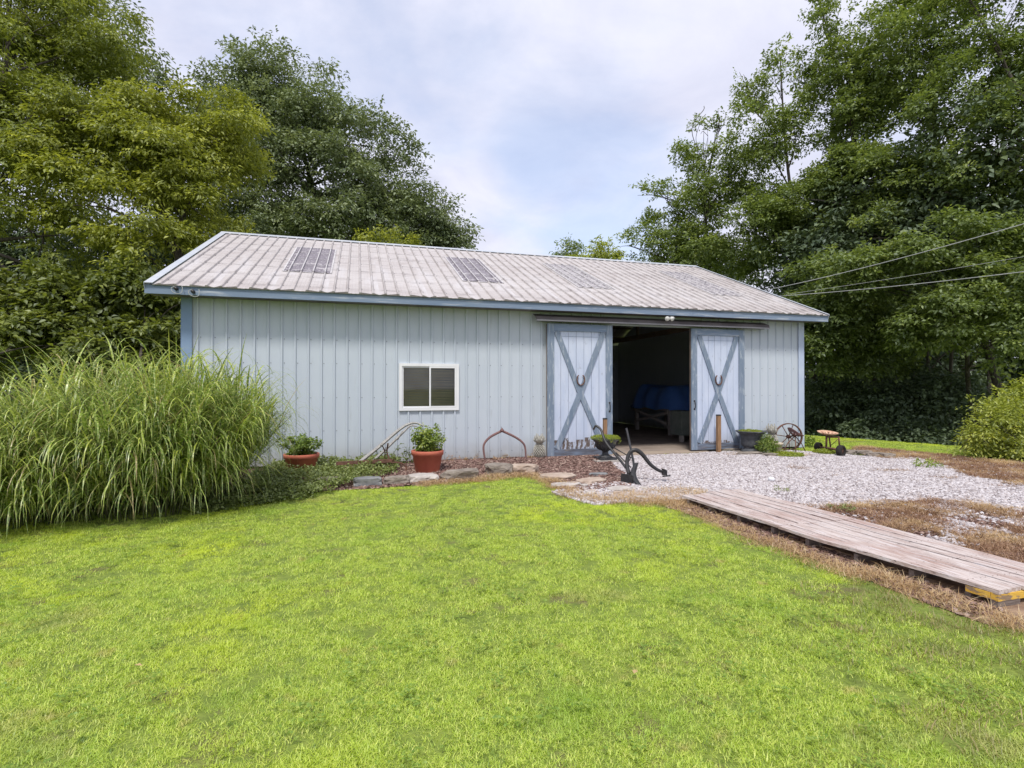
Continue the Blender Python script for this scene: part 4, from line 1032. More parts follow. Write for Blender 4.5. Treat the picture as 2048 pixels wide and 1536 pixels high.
me = bpy.data.meshes.new('tarpaulin'); me.from_pydata(V, [], Fs); me.materials.append(M['tarp']); me.polygons.foreach_set('use_smooth', [True]*len(me.polygons)); me.update()
tag(link('tarpaulin', me), 'creased blue tarpaulin thrown over the load on the workbench', 'tarpaulin')
cb_ = W(1369, 850, 13.2); c0 = G(1370, 884, 0.03)
cbn = thing('tool_cabinet', 'grey green cabinet on short feet just inside the right door', 'cabinet', (c0.x, c0.y, fz_))
mb = MB(); mb.box((c0.x-0.12, c0.y, 0.20), (c0.x+0.62, c0.y+0.5, 0.84)); mb.build('body', M['cabinet'], cbn)
for dx in (-0.10, 0.55):
    mb = MB(); mb.box((c0.x+dx, c0.y+0.03, fz_), (c0.x+dx+0.09, c0.y+0.12, 0.198)); mb.build('foot', M['bench'], cbn)
mb = MB(); mb.box((c0.x-0.09, c0.y-0.018, 0.24), (c0.x+0.24, c0.y-0.001, 0.80)); mb.build('door', M['cabinet'], cbn)

# ------------------------------------------------------------------ door guide posts
def gpost(px, ytop, y_, w, label):
    p = W(px, ytop, y_); o = thing('guide_post', label, 'post', (p.x, y_, 0), 'brown wooden stop posts before the sliding doors')
    mb = MB(); mb.beam((p.x, y_, 0.0), (p.x, y_, p.z-0.03), w, w*0.8, (1,0,0)); mb.build('shaft', M['post'], o)
    mb = MB(); mb.beam((p.x, y_, p.z-0.029), (p.x, y_, p.z), w*1.05, w*0.85, (1,0,0)); mb.build('charred_top', M['black'], o)
gpost(1210, 836, 10.2, 0.075, 'short brown wooden post rising behind the moss-topped black urn')
gpost(1437, 829, 10.3, 0.085, 'tall brown wooden post in front of the right sliding door')

# ------------------------------------------------------------------ plants in containers etc.
def bush_part(name, cen, rad, n, k, Ls, lL, lW, mt, seed, parent, droop=0.3, flat=0.9):
    off = np.array(OFF.get(parent.name, Vector())) if parent is not None else 0
    P, d = lobe_sprays([(tuple(cen), rad)], n, seed, 0.5, 0.25)
    V4, tone = sprays(P - off, d, k, Ls, lL, lW, droop, seed, flat); return link(name, leaves_mesh(name, V4, tone, mt), parent)

def pot(px, py, Y, rt, h, label, foliage):
    b = W(px, py, Y); t = thing('flower_pot', label, 'flower pot', (b.x, b.y, 0.01), 'terracotta pots in the mulch bed')
    mb = MB(); mb.lathe([(rt*0.72, 0.01), (rt*0.74, 0.015), (rt*0.93, h*0.80), (rt*0.94, h*0.80)], (b.x, b.y, 0), 28)
    mb.lathe([(rt*0.94, h*0.795), (rt, h*0.80), (rt*1.02, h*0.98), (rt*1.0, h), (rt*0.93, h), (rt*0.92, h*0.88), (0.001, h*0.88)], (b.x, b.y, 0), 28)
    mb.build('pot', M['terracotta'], t)
    mb = MB(); mb.lathe([(rt*0.915, h*0.885), (rt*0.5, h*0.93), (0.0005, h*0.94)], (b.x, b.y, 0), 20); mb.build('soil', M['soil'], t)
    r = np.random.default_rng(int(px)); cs, ds = [], []; st = MB()
    for k in range(foliage[0]):
        a, q = r.uniform(0, 6.28), rt*0.72*math.sqrt(r.uniform(0,1)); hh = foliage[1]*r.uniform(0.55, 1.1)
        x0, y0 = b.x+math.cos(a)*q, b.y+math.sin(a)*q; lx, ly = math.cos(a)*foliage[2]*q*2, math.sin(a)*foliage[2]*q*2
        pth = [(x0, y0, h*0.9), (x0+lx*0.4, y0+ly*0.4, h*0.9+hh*0.5), (x0+lx, y0+ly, h*0.9+hh)]
        st.tube(bez(pth, 3), 0.004, 4)
        for s_ in np.linspace(0.15, 1, 9):
            cs.append((x0+lx*s_**1.5, y0+ly*s_**1.5, h*0.9+hh*s_)); ds.append((math.cos(a+s_*9), math.sin(a+s_*9), 0.4))
    st.build('stems', M['leafP'], t)
    V4, tone = sprays(np.array(cs)-np.array(OFF[t.name]), np.array(ds), 7, 0.07, 0.05, 0.03, 0.2, 5, 0.8, foliage[3] if len(foliage) > 3 else 0.5)
    link('foliage', leaves_mesh('foliage', V4, tone, M['leafP']), t)
    return t
pot(855, 943, 9.36, 0.275, 0.385, 'terracotta pot with an upright bright green shrub, below the window', (36, 0.42, 0.22, 0.65))
pot(603, 946, 9.75, 0.285, 0.35, 'terracotta pot half hidden by the ornamental grass, with a leafy low plant', (30, 0.30, 0.55, 0.42))

def mosscap(c, r, n, name, parent, m_, hang=0.2, seed=3, leaf=0.022):
    rr = np.random.default_rng(seed); a = rr.uniform(0, 6.28, n); q = r*np.sqrt(rr.uniform(0, 1, n))
    z = c[2] + 0.035*(1-(q/r)**2) - hang*0.12*np.clip((q/r-0.9)/0.1, 0, 1)*rr.uniform(0, 1, n)
    P = np.stack([c[0]+np.cos(a)*q*1.05, c[1]+np.sin(a)*q*1.05, z], 1) - np.array(OFF[parent.name])
    V4, tone = sprays(P, nrm(np.stack([np.cos(a)*0.4, np.sin(a)*0.4, np.ones(n)], 1)), 6, 0.035, leaf, leaf*0.5, 0.1, seed, 1.5, 0.6)
    return link(name, leaves_mesh(name, V4, tone, m_), parent)
# black urn by the left door
b = G(1216, 926); u1 = thing('garden_urn', 'black cast iron urn topped with lime moss, in front of the left sliding door', 'urn', (b.x, b.y, 0.0), 'black urns beside the doorway')
b.y += 0.12
sl_ = MB(); sl_.box((b.x-0.30, b.y-0.24, 0.0), (b.x+0.33, b.y+0.24, 0.06)); tag(sl_.build('paving_slab', M['slab']), 'pale square concrete slab under the moss-topped black urn', 'slab')
mb = MB(); mb.box((b.x-0.17, b.y-0.17, 0.06), (b.x+0.17, b.y+0.17, 0.10)); mb.build('plinth', M['urn'], u1)
mb = MB(); mb.lathe([(0.14, 0.10), (0.13, 0.12), (0.07, 0.15), (0.055, 0.20), (0.075, 0.23), (0.11, 0.25), (0.17, 0.30), (0.20, 0.35), (0.205, 0.39), (0.235, 0.42), (0.27, 0.445), (0.275, 0.455), (0.25, 0.46), (0.19, 0.42), (0.0005, 0.42)], (b.x, b.y, 0), 28)
for k in range(16):
    a = 2*PI*k/16; mb.tube(bez([(b.x+0.10*math.cos(a), b.y+0.10*math.sin(a), 0.245), (b.x+0.165*math.cos(a), b.y+0.165*math.sin(a), 0.285), (b.x+0.2*math.cos(a), b.y+0.2*math.sin(a), 0.35)], 3), 0.012, 5)
mb.build('bowl', M['urn'], u1)
mosscap((b.x, b.y, 0.47), 0.275, 420, 'moss', u1, M['sedum'], 0.8, 4)
# grey urn right of the door
b = G(1503, 906); u2 = thing('garden_urn', 'squat dark grey urn with sunken moss, right of the right sliding door', 'urn', (b.x, b.y, 0.0), 'black urns beside the doorway')
mb = MB(); mb.lathe([(0.23, 0.035), (0.23, 0.06), (0.19, 0.09), (0.16, 0.12), (0.165, 0.14), (0.20, 0.16), (0.215, 0.20), (0.22, 0.36), (0.24, 0.42), (0.30, 0.46), (0.335, 0.485), (0.33, 0.50), (0.29, 0.485), (0.25, 0.455), (0.0005, 0.455)], (b.x, b.y, 0), 32); mb.build('bowl', M['urnstone'], u2)
mosscap((b.x-0.03, b.y, 0.462), 0.245, 260, 'moss', u2, M['sedum'], 0.0, 6)

# pineapples
def pineapple(x, y, z0, label, s=1.0):
    t = thing('pineapple_statue', label, 'statue', (x, y, z0), 'cast stone pineapples against the siding')
    mb = MB(); mb.box((x-0.10*s, y-0.10*s, z0), (x+0.10*s, y+0.10*s, z0+0.04*s)); mb.lathe([(0.075*s, z0+0.04*s), (0.06*s, z0+0.06*s), (0.07*s, z0+0.075*s)], (x, y, 0), 16); mb.build('plinth', M['cast'], t)
    mb = MB(); rows, cols = 9, 14; zb, H_, R_ = z0+0.07*s, 0.24*s, 0.098*s
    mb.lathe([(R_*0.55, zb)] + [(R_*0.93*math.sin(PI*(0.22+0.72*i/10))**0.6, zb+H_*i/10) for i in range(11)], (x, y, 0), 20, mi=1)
    for i in range(rows):
        f = (i+0.5)/rows; rr = R_*math.sin(PI*(0.2+0.74*f))**0.6; zc_ = zb+H_*f
        rr *= 1.01
        for j in range(cols):
            a = 2*PI*(j+0.5*(i % 2))/cols; o_ = Vector((math.cos(a), math.sin(a), 0)); tn = Vector((-math.sin(a), math.cos(a), 0)); c = Vector((x, y, zc_)) + o_*rr
            hw, hh = PI*rr/cols*0.80, H_/rows*0.84
            mb.add([c-tn*hw, c-Vector((0,0,hh)), c+tn*hw, c+Vector((0,0,hh)), c+o_*0.024*s], [(0,1,4),(1,2,4),(2,3,4),(3,0,4)])
    fr = mb.build('fruit', [M['cast'], M['castdark']], t)
    mb = MB(); zt = zb+H_-0.01
    for lay, (n_, hh, sp) in enumerate(((8, 0.10, 0.085), (8, 0.15, 0.06), (6, 0.19, 0.03))):
        for k in range(n_):
            a = 2*PI*k/n_ + lay*0.35; o_ = Vector((math.cos(a), math.sin(a), 0)); tn = Vector((-math.sin(a), math.cos(a), 0)); bs = Vector((x, y, zt))
            rows_ = []
            for q in range(5):
                f = q/4; c = bs + o_*(0.03*s + sp*s*math.sin(f*2.0)) + Vector((0,0,hh*s*f)); w_ = 0.026*s*math.sin(PI*(0.25+0.75*f))+0.002
                rows_ += [c-tn*w_, c+o_*0.008, c+tn*w_, c-o_*0.010]
            mb.add(rows_, [(r_*4+i, r_*4+(i+1) % 4, (r_+1)*4+(i+1) % 4, (r_+1)*4+i) for r_ in range(4) for i in range(4)])
    mb.build('leaf_crown', M['cast'], t)
p = W(1079, 918, 10.30); pineapple(p.x, 10.30, 0.0, 'pale cast stone pineapple standing left of the left sliding door', 1.1)
p = W(1543, 890, 10.30); pineapple(p.x, 10.30, 0.02, 'pale cast stone pineapple rising behind the small beige pot', 1.25)

# small beige pot with trailing grass
b = G(1551, 909); t = thing('small_pot', 'small beige tapered pot with a shaggy green tuft spilling to its left', 'flower pot', (b.x, b.y, 0.0))
mb = MB(); mb.lathe([(0.085, 0.005), (0.09, 0.02), (0.14, 0.22), (0.155, 0.225), (0.158, 0.26), (0.14, 0.262), (0.125, 0.24), (0.0005, 0.24)], (b.x, b.y, 0), 24); mb.build('pot', M['beige'], t)
bush_part('foliage', (b.x-0.22, b.y-0.02, 0.22), (0.16, 0.16, 0.17), 190, 8, 0.10, 0.06, 0.012, M['leafP'], 8, t, 0.9)
# sedum mats
for px, py, rx_, ry_, lb in ((1575, 913, 0.30, 0.13, 'flat lime green sedum mat at the gravel edge below the wheel seat'), (1650, 908, 0.22, 0.10, 'flat lime green sedum mat under the two-wheeled stool')):
    b = G(px, py); r = np.random.default_rng(px); n = 420; a = r.uniform(0, 6.28, n); q = np.sqrt(r.uniform(0, 1, n))
    P_ = np.stack([b.x+np.cos(a)*q*rx_, b.y+np.sin(a)*q*ry_*2.2, 0.02+0.05*(1-q)], 1)
    V4, tone = sprays(P_, nrm(np.stack([np.cos(a)*0.6, np.sin(a)*0.6, np.ones(n)], 1)), 6, 0.05, 0.03, 0.014, 0.1, px, 1.3, 0.6)
    tag(link('sedum_mat', leaves_mesh('sedum_mat', V4, tone, M['sedum'])), lb, 'plant', 'sedum mats at the gravel edge')
# weeds
def weed(px, py, rad, h, lb, m_, seed, nm='weed', n=26, ll=0.05, grp=None):
    b = G(px, py) if py > 880 else W(px, py, 9.9)
    r = np.random.default_rng(seed); a = r.uniform(0, 6.28, n); q = rad*np.sqrt(r.uniform(0, 1, n))
    P_ = np.stack([b.x+np.cos(a)*q, b.y+np.sin(a)*q, 0.02+h*r.uniform(0.1, 1, n)*(1-0.5*q/rad)], 1)
    V4, tone = sprays(P_, nrm(np.stack([np.cos(a)*0.6, np.sin(a)*0.6, np.ones(n)*0.7], 1)), 8, ll*1.6, ll, ll*0.5, 0.2, seed, 1.0, 0.6)
    tag(link(nm, leaves_mesh(nm, V4, tone, m_)), lb, 'weed', grp, kind='stuff' if nm == 'weed' else None)
weed(1850, 935, 0.22, 0.10, 'sparse green weed growing out of the far gravel', M['leafP'], 5)
weed(1608, 893, 0.25, 0.20, 'low broad-leaved green weed behind the iron wheel at the barn corner', M['leafP'], 6, n=60, ll=0.07)

weed(1680, 1022, 0.16, 0.03, 'low green weed patch beside the middle of the boardwalk', M['leafG'], 9, n=30, ll=0.025)
weed(1560, 984, 0.10, 0.025, 'tiny green weed patch near the far end of the boardwalk', M['leafG'], 10, n=14, ll=0.025)
# white puffball on the gravel
b = G(1543, 965); me = rock_mesh('puffball', 0.055, 0.05, 0.042, M['vinyl'], 5, 2, 0.18, smooth=True); o = link('puffball', me); o.location = (b.x, b.y, 0.05); tag(o, 'round creamy white puffball sitting alone on the gravel', 'mushroom')

# iron wheel seat
wc = W(1577, 877, 10.25); t = thing('wheel_seat', 'rusty chair with a spoked iron wheel back and pierced tractor seat by the barn corner', 'chair', (wc.x, wc.y, 0))
R_ = 0.315; zc = R_ + 0.01; ax = Vector((-0.30, -0.95, 0.0)).normalized(); sx = Vector((ax.y, -ax.x, 0)) * -1; cw = Vector((wc.x, wc.y, zc))
mb = MB(); ring = [cw + sx*(R_*math.cos(2*PI*k/36)) + Vector((0,0,R_*math.sin(2*PI*k/36))) for k in range(37)]
mb = MB()
for k in range(36):
    a0, a1 = 2*PI*k/36, 2*PI*(k+1)/36
    def pt(a, r, d): return cw + sx*(r*math.cos(a)) + Vector((0,0,r*math.sin(a))) + ax*d
    mb.add([pt(a0,R_,-.03), pt(a0,R_,.03), pt(a0,R_-.022,.03), pt(a0,R_-.022,-.03), pt(a1,R_,-.03), pt(a1,R_,.03), pt(a1,R_-.022,.03), pt(a1,R_-.022,-.03)], [(0,1,5,4),(1,2,6,5),(2,3,7,6),(3,0,4,7)])
mb.build('rim', M['rust'], t)
mb = MB(); mb.lathe([(0.012,-0.06),(0.04,-0.05),(0.045,0),(0.04,0.05),(0.012,0.06)], cw, 12, axis=ax); mb.build('hub', M['rust'], t)
for k in range(7):
    a = 2*PI*k/7 + 0.3; mb = MB(); mb.tube([cw, cw + sx*(math.cos(a)*(R_-0.02)) + Vector((0,0,math.sin(a)*(R_-0.02)))], 0.010, 6); mb.build('spoke', M['rust'], t)
def pan_seat(name, c, w, l, m_, parent, fwd, tiltv, holes=True, back=0.10):
    """tractor seat: dished pan with raised back, slots left open between ribs"""
    fwd = Vector(fwd).normalized(); sd = fwd.cross(Vector((0,0,1))).normalized(); upv = sd.cross(fwd).normalized()
    nr, na = 9, 36; V = []
    for i in range(nr+1):
        for j in range(na):
            a = 2*PI*j/na; q = i/nr; lx = math.cos(a)*q*w/2; ly = math.sin(a)*q*l/2
            if ly > 0: lx *= 1 - 0.15*ly/(l/2)
            else: ly *= 1 - 0.12*(abs(math.cos(a)) < 0.35)
            z = 0.055*q*q + (back*(q**3) if math.sin(a) < -0.1 else 0.0)*abs(math.sin(a)) - 0.015*(ly > 0)*q*math.sin(a)
            V.append(Vector(c) + sd*lx + fwd*ly + upv*z)
    Fs = []
    for i in range(nr):
        for j in range(na):
            if i in (4, 5, 6) and j % 3 == 0 and holes: continue
            if i in (1, 2) and j % 6 == 0 and holes: continue
            if i == 0: Fs.append((i*na, (i+1)*na+j, (i+1)*na+(j+1) % na))
            else: Fs.append((i*na+j, (i+1)*na+j, (i+1)*na+(j+1) % na, i*na+(j+1) % na))
    m = len(V); V2 = V + [v_ - upv*0.012 for v_ in V]; F2 = Fs + [tuple(x_+m for x_ in reversed(f)) for f in Fs]
    F2 += [(nr*na+j, nr*na+m+j, nr*na+m+(j+1) % na, nr*na+(j+1) % na) for j in range(na)]
    mb_ = MB(); mb_.add(V2, F2, 0, False); return mb_.build(name, m_, parent)
sc0 = W(1590, 870, 10.05); pan_seat('seat', (sc0.x, sc0.y, sc0.z-0.01), 0.40, 0.36, M['rustpink'], t, (0.95, -0.30, -0.22), 0)
sc0 = Vector(sc0)
for px, py, yy in ((1592, 909, 9.85), (1611, 904, 9.95), (1566, 903, 10.05)):
    q = W(px, py, yy); q.z = 0.0; mb = MB(); mb.tube([sc0 + Vector((0,0,-0.02)), Vector((sc0.x*0.4+q.x*0.6, sc0.y*0.4+q.y*0.6, 0.2)), q], 0.011, 6); mb.build('leg', M['rust'], t)
mb = MB(); mb.tube([cw, sc0+Vector((0,0,-0.02))], 0.013, 6); mb.build('support_bar', M['rust'], t)

# two wheeled stool with tractor seat
wb = G(1686, 914); t = thing('wheeled_stool', 'rusty low stool with a pale pierced tractor seat on two small rubber wheels', 'stool', (wb.x-0.3, wb.y+0.2, 0))
def cartwheel(c, r, axis, m_hub):
    mb = MB(); c = Vector(c); ax_ = Vector(axis).normalized()
    mb.lathe([(r*0.55,-0.055),(r*0.86,-0.055),(r*0.98,-0.035),(r,0),(r*0.98,0.035),(r*0.86,0.055),(r*0.55,0.055),(r*0.55,-0.055)], c, 24, axis=ax_); w_ = mb.build('wheel', M['rubber'], t)
    mb = MB(); mb.lathe([(0.001,-0.03),(r*0.54,-0.03),(r*0.54,-0.02),(r*0.25,-0.005),(r*0.16,0.05),(0.001,0.055)], c, 16, axis=-ax_); mb.build('hub', M['rust'], w_)
wx = Vector((0.75, -0.66, 0)).normalized()
cR = Vector((wb.x, wb.y+0.05, 0.125)); q = W(1637, 897, 9.95); cL = Vector((q.x, q.y, 0.105))
axw = (cR-cL).normalized(); axw.z = 0
cartwheel(cR, 0.125, (0.25, -0.96, 0), None); cartwheel(cL, 0.105, (0.25, -0.96, 0), None)
sp_ = W(1656, 867, 9.6); sp_ = Vector(sp_)
mb = MB(); mb.tube([cL, cR], 0.016, 6); mb.build('axle', M['rust'], t)
f0 = Vector((sp_.x-0.03, sp_.y+0.02, 0.13)); f1 = Vector((sp_.x+0.27, sp_.y-0.05, 0.13))
for nm, a, b2, r_ in (('post', f0, sp_+Vector((-0.04,0,-0.03)), 0.022), ('brace', Vector((sp_.x+0.07, sp_.y, 0.13)), sp_+Vector((0.05,0.02,-0.05)), 0.018), ('post', f1, Vector((f1.x-0.02, f1.y, sp_.z-0.09)), 0.018), ('crossbar', Vector((sp_.x-0.05, sp_.y, sp_.z-0.075)), Vector((f1.x-0.01, f1.y, sp_.z-0.085)), 0.018), ('frame_rail', f0+Vector((-0.05,0.05,0.0)), cR+Vector((0,0.03,0.02)), 0.024), ('tie_rod', f0+Vector((0.1,0,0.02)), Vector((f1.x-0.03, f1.y, sp_.z-0.12)), 0.007)):
    mb = MB(); mb.tube([a, b2], r_, 6); mb.build(nm, M['rust'], t)
pan_seat('seat', (sp_.x, sp_.y, sp_.z-0.025), 0.48, 0.40, M['rustseat'], t, (0.15, -1, -0.02), 0, True, 0.03)

# walking plough (black)
def pl(px, py, Y): return W(px, py, Y)
base = G(1270, 965); t = thing('walking_plough', 'black painted iron walking plough with two long handles, standing on the gravel edge', 'plough', (base.x, base.y, 0))
lh = bez([pl(1187,859,8.25), pl(1192,852,8.22), pl(1202,860,8.15), pl(1212,885,8.0), pl(1236,915,7.75), pl(1260,946,7.45)], 5)
mb = MB(); mb.tube(lh, [0.020]*4 + [0.026]*(len(lh)-4), 8, flat=0.8); mb.build('handle', M['black'], t)
mb = MB(); mb.tube(bez([pl(1253,857,8.5), pl(1257,875,8.35), pl(1262,900,8.1), pl(1267,925,7.75), pl(1268,942,7.5)], 5), 0.019, 8); mb.build('handle', M['black'], t)
bm_ = bez([pl(1258,950,7.42), pl(1254,928,7.48), pl(1258,908,7.5), pl(1270,900,7.48), pl(1284,908,7.45), pl(1300,928,7.40), pl(1316,940,7.36), pl(1328,944,7.34)], 5)
mb = MB(); mb.tube(bm_, [0.034]*20 + [0.032 - 0.010*(i/(len(bm_)-20)) for i in range(len(bm_)-20)], 8, flat=0.75); mb.build('beam', M['black'], t)
# moldboard: curved plate
mv = []; cols_ = [(1270,926,7.55, 1277,924,7.6), (1263,938,7.42, 1275,934,7.5), (1261,948,7.36, 1272,946,7.42), (1264,958,7.28, 1274,956,7.34), (1270,966,7.20, 1279,964,7.24), (1278,973,7.14, 1283,970,7.18)]
for a, b1, c, d_2, e, f in cols_:
    p0, p1 = pl(a, b1, c), pl(d_2, e, f); mid = (p0+p1)/2 + Vector((0.01, -0.035, 0)); mv += [p0, mid, p1]
Vv = mv + [v_ + Vector((0.004, 0.014, 0)) for v_ in mv]; n_ = len(mv); rws = len(cols_)
Fs = [(r_*3+i, r_*3+i+1, (r_+1)*3+i+1, (r_+1)*3+i) for r_ in range(rws-1) for i in range(2)]; Fs += [tuple(x_+n_ for x_ in reversed(f)) for f in Fs]
Fs += [(r_*3, (r_+1)*3, (r_+1)*3+n_, r_*3+n_) for r_ in range(rws-1)] + [(r_*3+2, r_*3+2+n_, (r_+1)*3+2+n_, (r_+1)*3+2) for r_ in range(rws-1)]
mb = MB(); mb.add(Vv, Fs, 0, True); mb.build('mouldboard', M['black'], t)
mb = MB(); a, b1 = pl(1243, 951, 7.45), pl(1266, 957, 7.28); a.z, b1.z = 0.09, 0.08; mb.beam(a, b1, 0.13, 0.035, (0,0,1)); mb.build('landside', M['black'], t)
for a, b1 in (((1224,893,7.9), (1262,915,7.6)), ((1232,905,7.8), (1262,935,7.5)), ((1262,915,7.9), (1258,922,7.5))):
    mb = MB(); mb.tube([pl(*a), pl(*b1)], 0.009, 6); mb.build('stay_rod', M['black'], t)
cl = MB(); p = pl(1329, 946, 7.33)
cl.box((p.x-0.035, p.y-0.03, p.z-0.03), (p.x+0.03, p.y+0.03, p.z+0.035)); cl.box((p.x-0.02, p.y-0.05, p.z+0.035), (p.x+0.0, p.y+0.05, p.z+0.06)); cl.tube([(p.x-0.05, p.y-0.03, p.z-0.045), (p.x+0.08, p.y-0.03, p.z-0.04)], 0.012, 6); cl.tube([(p.x+0.04, p.y, p.z-0.05), (p.x+0.04, p.y, p.z+0.04)], 0.010, 6)
cl.build('clevis', M['black'], t)

# old wooden handled cultivator
base = W(760, 935, 9.55); t = thing('horse_cultivator', 'old horse cultivator with bare grey wooden handles leaning over rusty iron, in the ground cover', 'cultivator', (base.x, base.y, 0))
mb = MB(); pth = bez([W(712,930,9.45), W(755,896,9.50), W(795,862,9.55), W(815,849,9.57), W(832,846,9.58), W(847,852,9.58)], 5); mb.tube(pth, [0.055-0.028*i/len(pth) for i in range(len(pth))], 6, flat=0.6, sm=False); mb.build('handle', M['oldwood'], t)
mb = MB(); pth = bez([W(738,930,9.80), W(775,895,9.82), W(805,866,9.84), W(820,852,9.85), W(834,852,9.85)], 5); mb.tube(pth, [0.045-0.022*i/len(pth) for i in range(len(pth))], 6, flat=0.6, sm=False); mb.build('handle', M['oldwood'], t)
mb = MB(); mb.tube([W(795,880,9.7), W(805,862,9.7)], 0.012, 6); mb.tube([W(762,890,9.45), W(771,884,9.9)], 0.014, 6); mb.build('crosspiece', M['oldwood'], t)
mb = MB(); mb.beam(W(672,927,9.30), W(784,921,9.40), 0.055, 0.035, (0,0,1)); mb.build('frame_bar', M['rust'], t)
mb = MB(); mb.beam(W(690,936,9.25), W(790,920,9.75), 0.04, 0.03, (0,0,1)); mb.build('frame_bar', M['rust'], t)
mb = MB(); mb.tube(bez([W(776,886,9.62), W(774,905,9.6), W(778,918,9.55), W(772,930,9.5)], 4), 0.013, 6); mb.build('lever', M['rust'], t)
mb = MB(); mb.tube(bez([W(764,890,9.62), W(770,905,9.6), W(768,924,9.6)], 4), 0.010, 6); mb.build('stay_rod', M['rust'], t)
for k, (px, Y) in enumerate(((782, 9.5), (748, 9.45), (716, 9.4))):
    p0 = W(px, 926, Y); mb = MB(); mb.tube(bez([p0, p0+Vector((0.10, -0.02, 0.01)), p0+Vector((0.22, -0.03, -0.03)), p0+Vector((0.26, -0.04, -0.11)), p0+Vector((0.22, -0.05, -0.17))], 4), 0.014, 6); mb.build('tine', M['rust'], t)

# rusty iron arch
mb = MB(); r1 = bez([W(971,925,10.2), W(967,898,10.2), W(970,885,10.2), W(982,873,10.2), W(1003,862,10.2)], 6)
mb.tube(r1, [0.018+0.008*i/len(r1) for i in range(len(r1))], 8); a0 = thing('iron_arch', 'rusty iron arch of two curved bars joined at a peak, stood against the siding', 'garden ornament', (r1[0].x, r1[0].y, 0))
mb.build('left_bar', M['rustpink'], a0)
mb = MB(); r2 = bez([W(1051,925,10.2), W(1051,900,10.2), W(1046,886,10.2), W(1030,874,10.2), W(1005,862,10.19)], 6); mb.tube(r2, [0.017+0.008*i/len(r2) for i in range(len(r2))], 8); mb.build('right_bar', M['rustpink'], a0)
p = W(1004, 861, 10.17); mb = MB(); mb.lathe([(0.0,-0.035),(0.028,-0.03),(0.028,0.03),(0.0,0.035)], p, 10, axis=(0,1,0)); mb.tube([p+Vector((-0.03,0,0.0)), p+Vector((0.0,0,0.045)), p+Vector((0.03,0,0.0))], 0.014, 6); mb.build('pivot', M['rustpink'], a0)

# ------------------------------------------------------------------ stones
def stone(name, px, py, w, d, h, m_, label, seed, rz=0.0, z=0.0, group=None, cat='stone', flatten=0.5, rough=0.28, block=0.45, sub=3):
    b = G(px, py, z); me = rock_mesh(name, w/2, d/2, h/2*(1.9 if name == 'edging_stone' else 1.3), M[m_], seed, sub, rough, flatten, block=block)
    o = link(name, me); o.location = (b.x, b.y + d*0.35, z + h*(0.6 if name == 'edging_stone' else 0.45)); o.rotation_euler = (0, 0, rz); return tag(o, label, cat, group)
SG = 'rough stones edging the mulch bed'
stone('edging_stone', 735, 975, 0.46, 0.24, 0.12, 'stoneD', 'blue grey squared edging stone with a white patch, left of the thin dark one', 1, 0.05, group=SG, block=0.9, rough=0.12)
stone('edging_stone', 792, 971, 0.40, 0.22, 0.11, 'stoneC', 'thin dark layered edging stone between the squared grey and the white one', 2, 0.05, group=SG, block=0.8)
stone('edging_stone', 846, 966, 0.50, 0.36, 0.10, 'stoneB', 'whitish flat topped edging stone just in front of the upright terracotta pot', 3, 0.1, group=SG)
stone('edging_stone', 925, 961, 0.62, 0.30, 0.14, 'stoneC', 'long brown rugged edging stone right of the terracotta pot', 4, 0.05, group=SG, block=0.4, rough=0.3)
stone('edging_stone', 1001, 951, 0.50, 0.36, 0.16, 'stoneC', 'dark grey wedge shaped edging stone below the iron arch', 5, 0.1, group=SG)
stone('edging_stone', 1052, 948, 0.52, 0.34, 0.13, 'stoneA', 'pinkish tan edging stone below the left pineapple', 6, -0.35, group=SG)
stone('edging_stone', 655, 975, 0.40, 0.22, 0.12, 'stoneC', 'mossy edging stone nearly buried in ground cover', 7, 0.1, group=SG)
FG = 'flat stones by the bed corner'
stone('flagstone', 1122, 960, 0.62, 0.42, 0.10, 'stoneA', 'large smooth tan flagstone, the biggest at the corner of the mulch bed', 8, -0.1, group=FG, rough=0.12, block=0.2, flatten=0.3)
stone('flagstone', 1135, 975, 0.52, 0.26, 0.07, 'stoneB', 'pale thin flagstone tucked below the biggest tan one', 9, 0.1, group=FG, rough=0.15, block=0.3, flatten=0.3)
stone('flagstone', 1190, 968, 0.50, 0.34, 0.08, 'stoneA', 'tan flagstone halfway between the biggest one and the plough', 10, 0.3, group=FG, rough=0.18, block=0.3, flatten=0.3)
stone('flagstone', 1200, 953, 0.34, 0.18, 0.07, 'stoneD', 'small grey flagstone lying in the mulch behind the others', 11, 0.0, group=FG, rough=0.15, block=0.3, flatten=0.3)
stone('flagstone', 1245, 984, 0.36, 0.28, 0.07, 'stoneB', 'pale broken flagstone at the foot of the plough', 12, 0.4, group=FG, rough=0.2, block=0.3, flatten=0.3)
rs = random.Random(4)
for k in range(16):
    px, py = rs.uniform(1140, 1300), 0; py = 976 + (px-1140)*0.10 + rs.uniform(-10, 12); w = rs.uniform(0.09, 0.17)
    stone('small_stone', px, py, w, w*0.8, w*0.45, rs.choice(['stoneA', 'stoneB']), 'small broken pale stone strewn between the flagstones and the boardwalk', 20+k, rs.uniform(0, 3), group='small stones by the bed corner', sub=2, rough=0.3)
EG = 'dark edging stones along the far gravel edge'
for k, (px, py, w) in enumerate(((1462, 903, 0.55), (1505, 911, 0.6), (1545, 914, 0.35))):
    stone('kerb_stone', px, py, w, 0.22, 0.09, 'stoneC', ('low dark kerb stone before the right sliding door', 'low dark kerb stone under the squat grey urn', 'short dark kerb stone before the small beige pot')[k], 50+k, -0.08, group=EG, block=0.6)
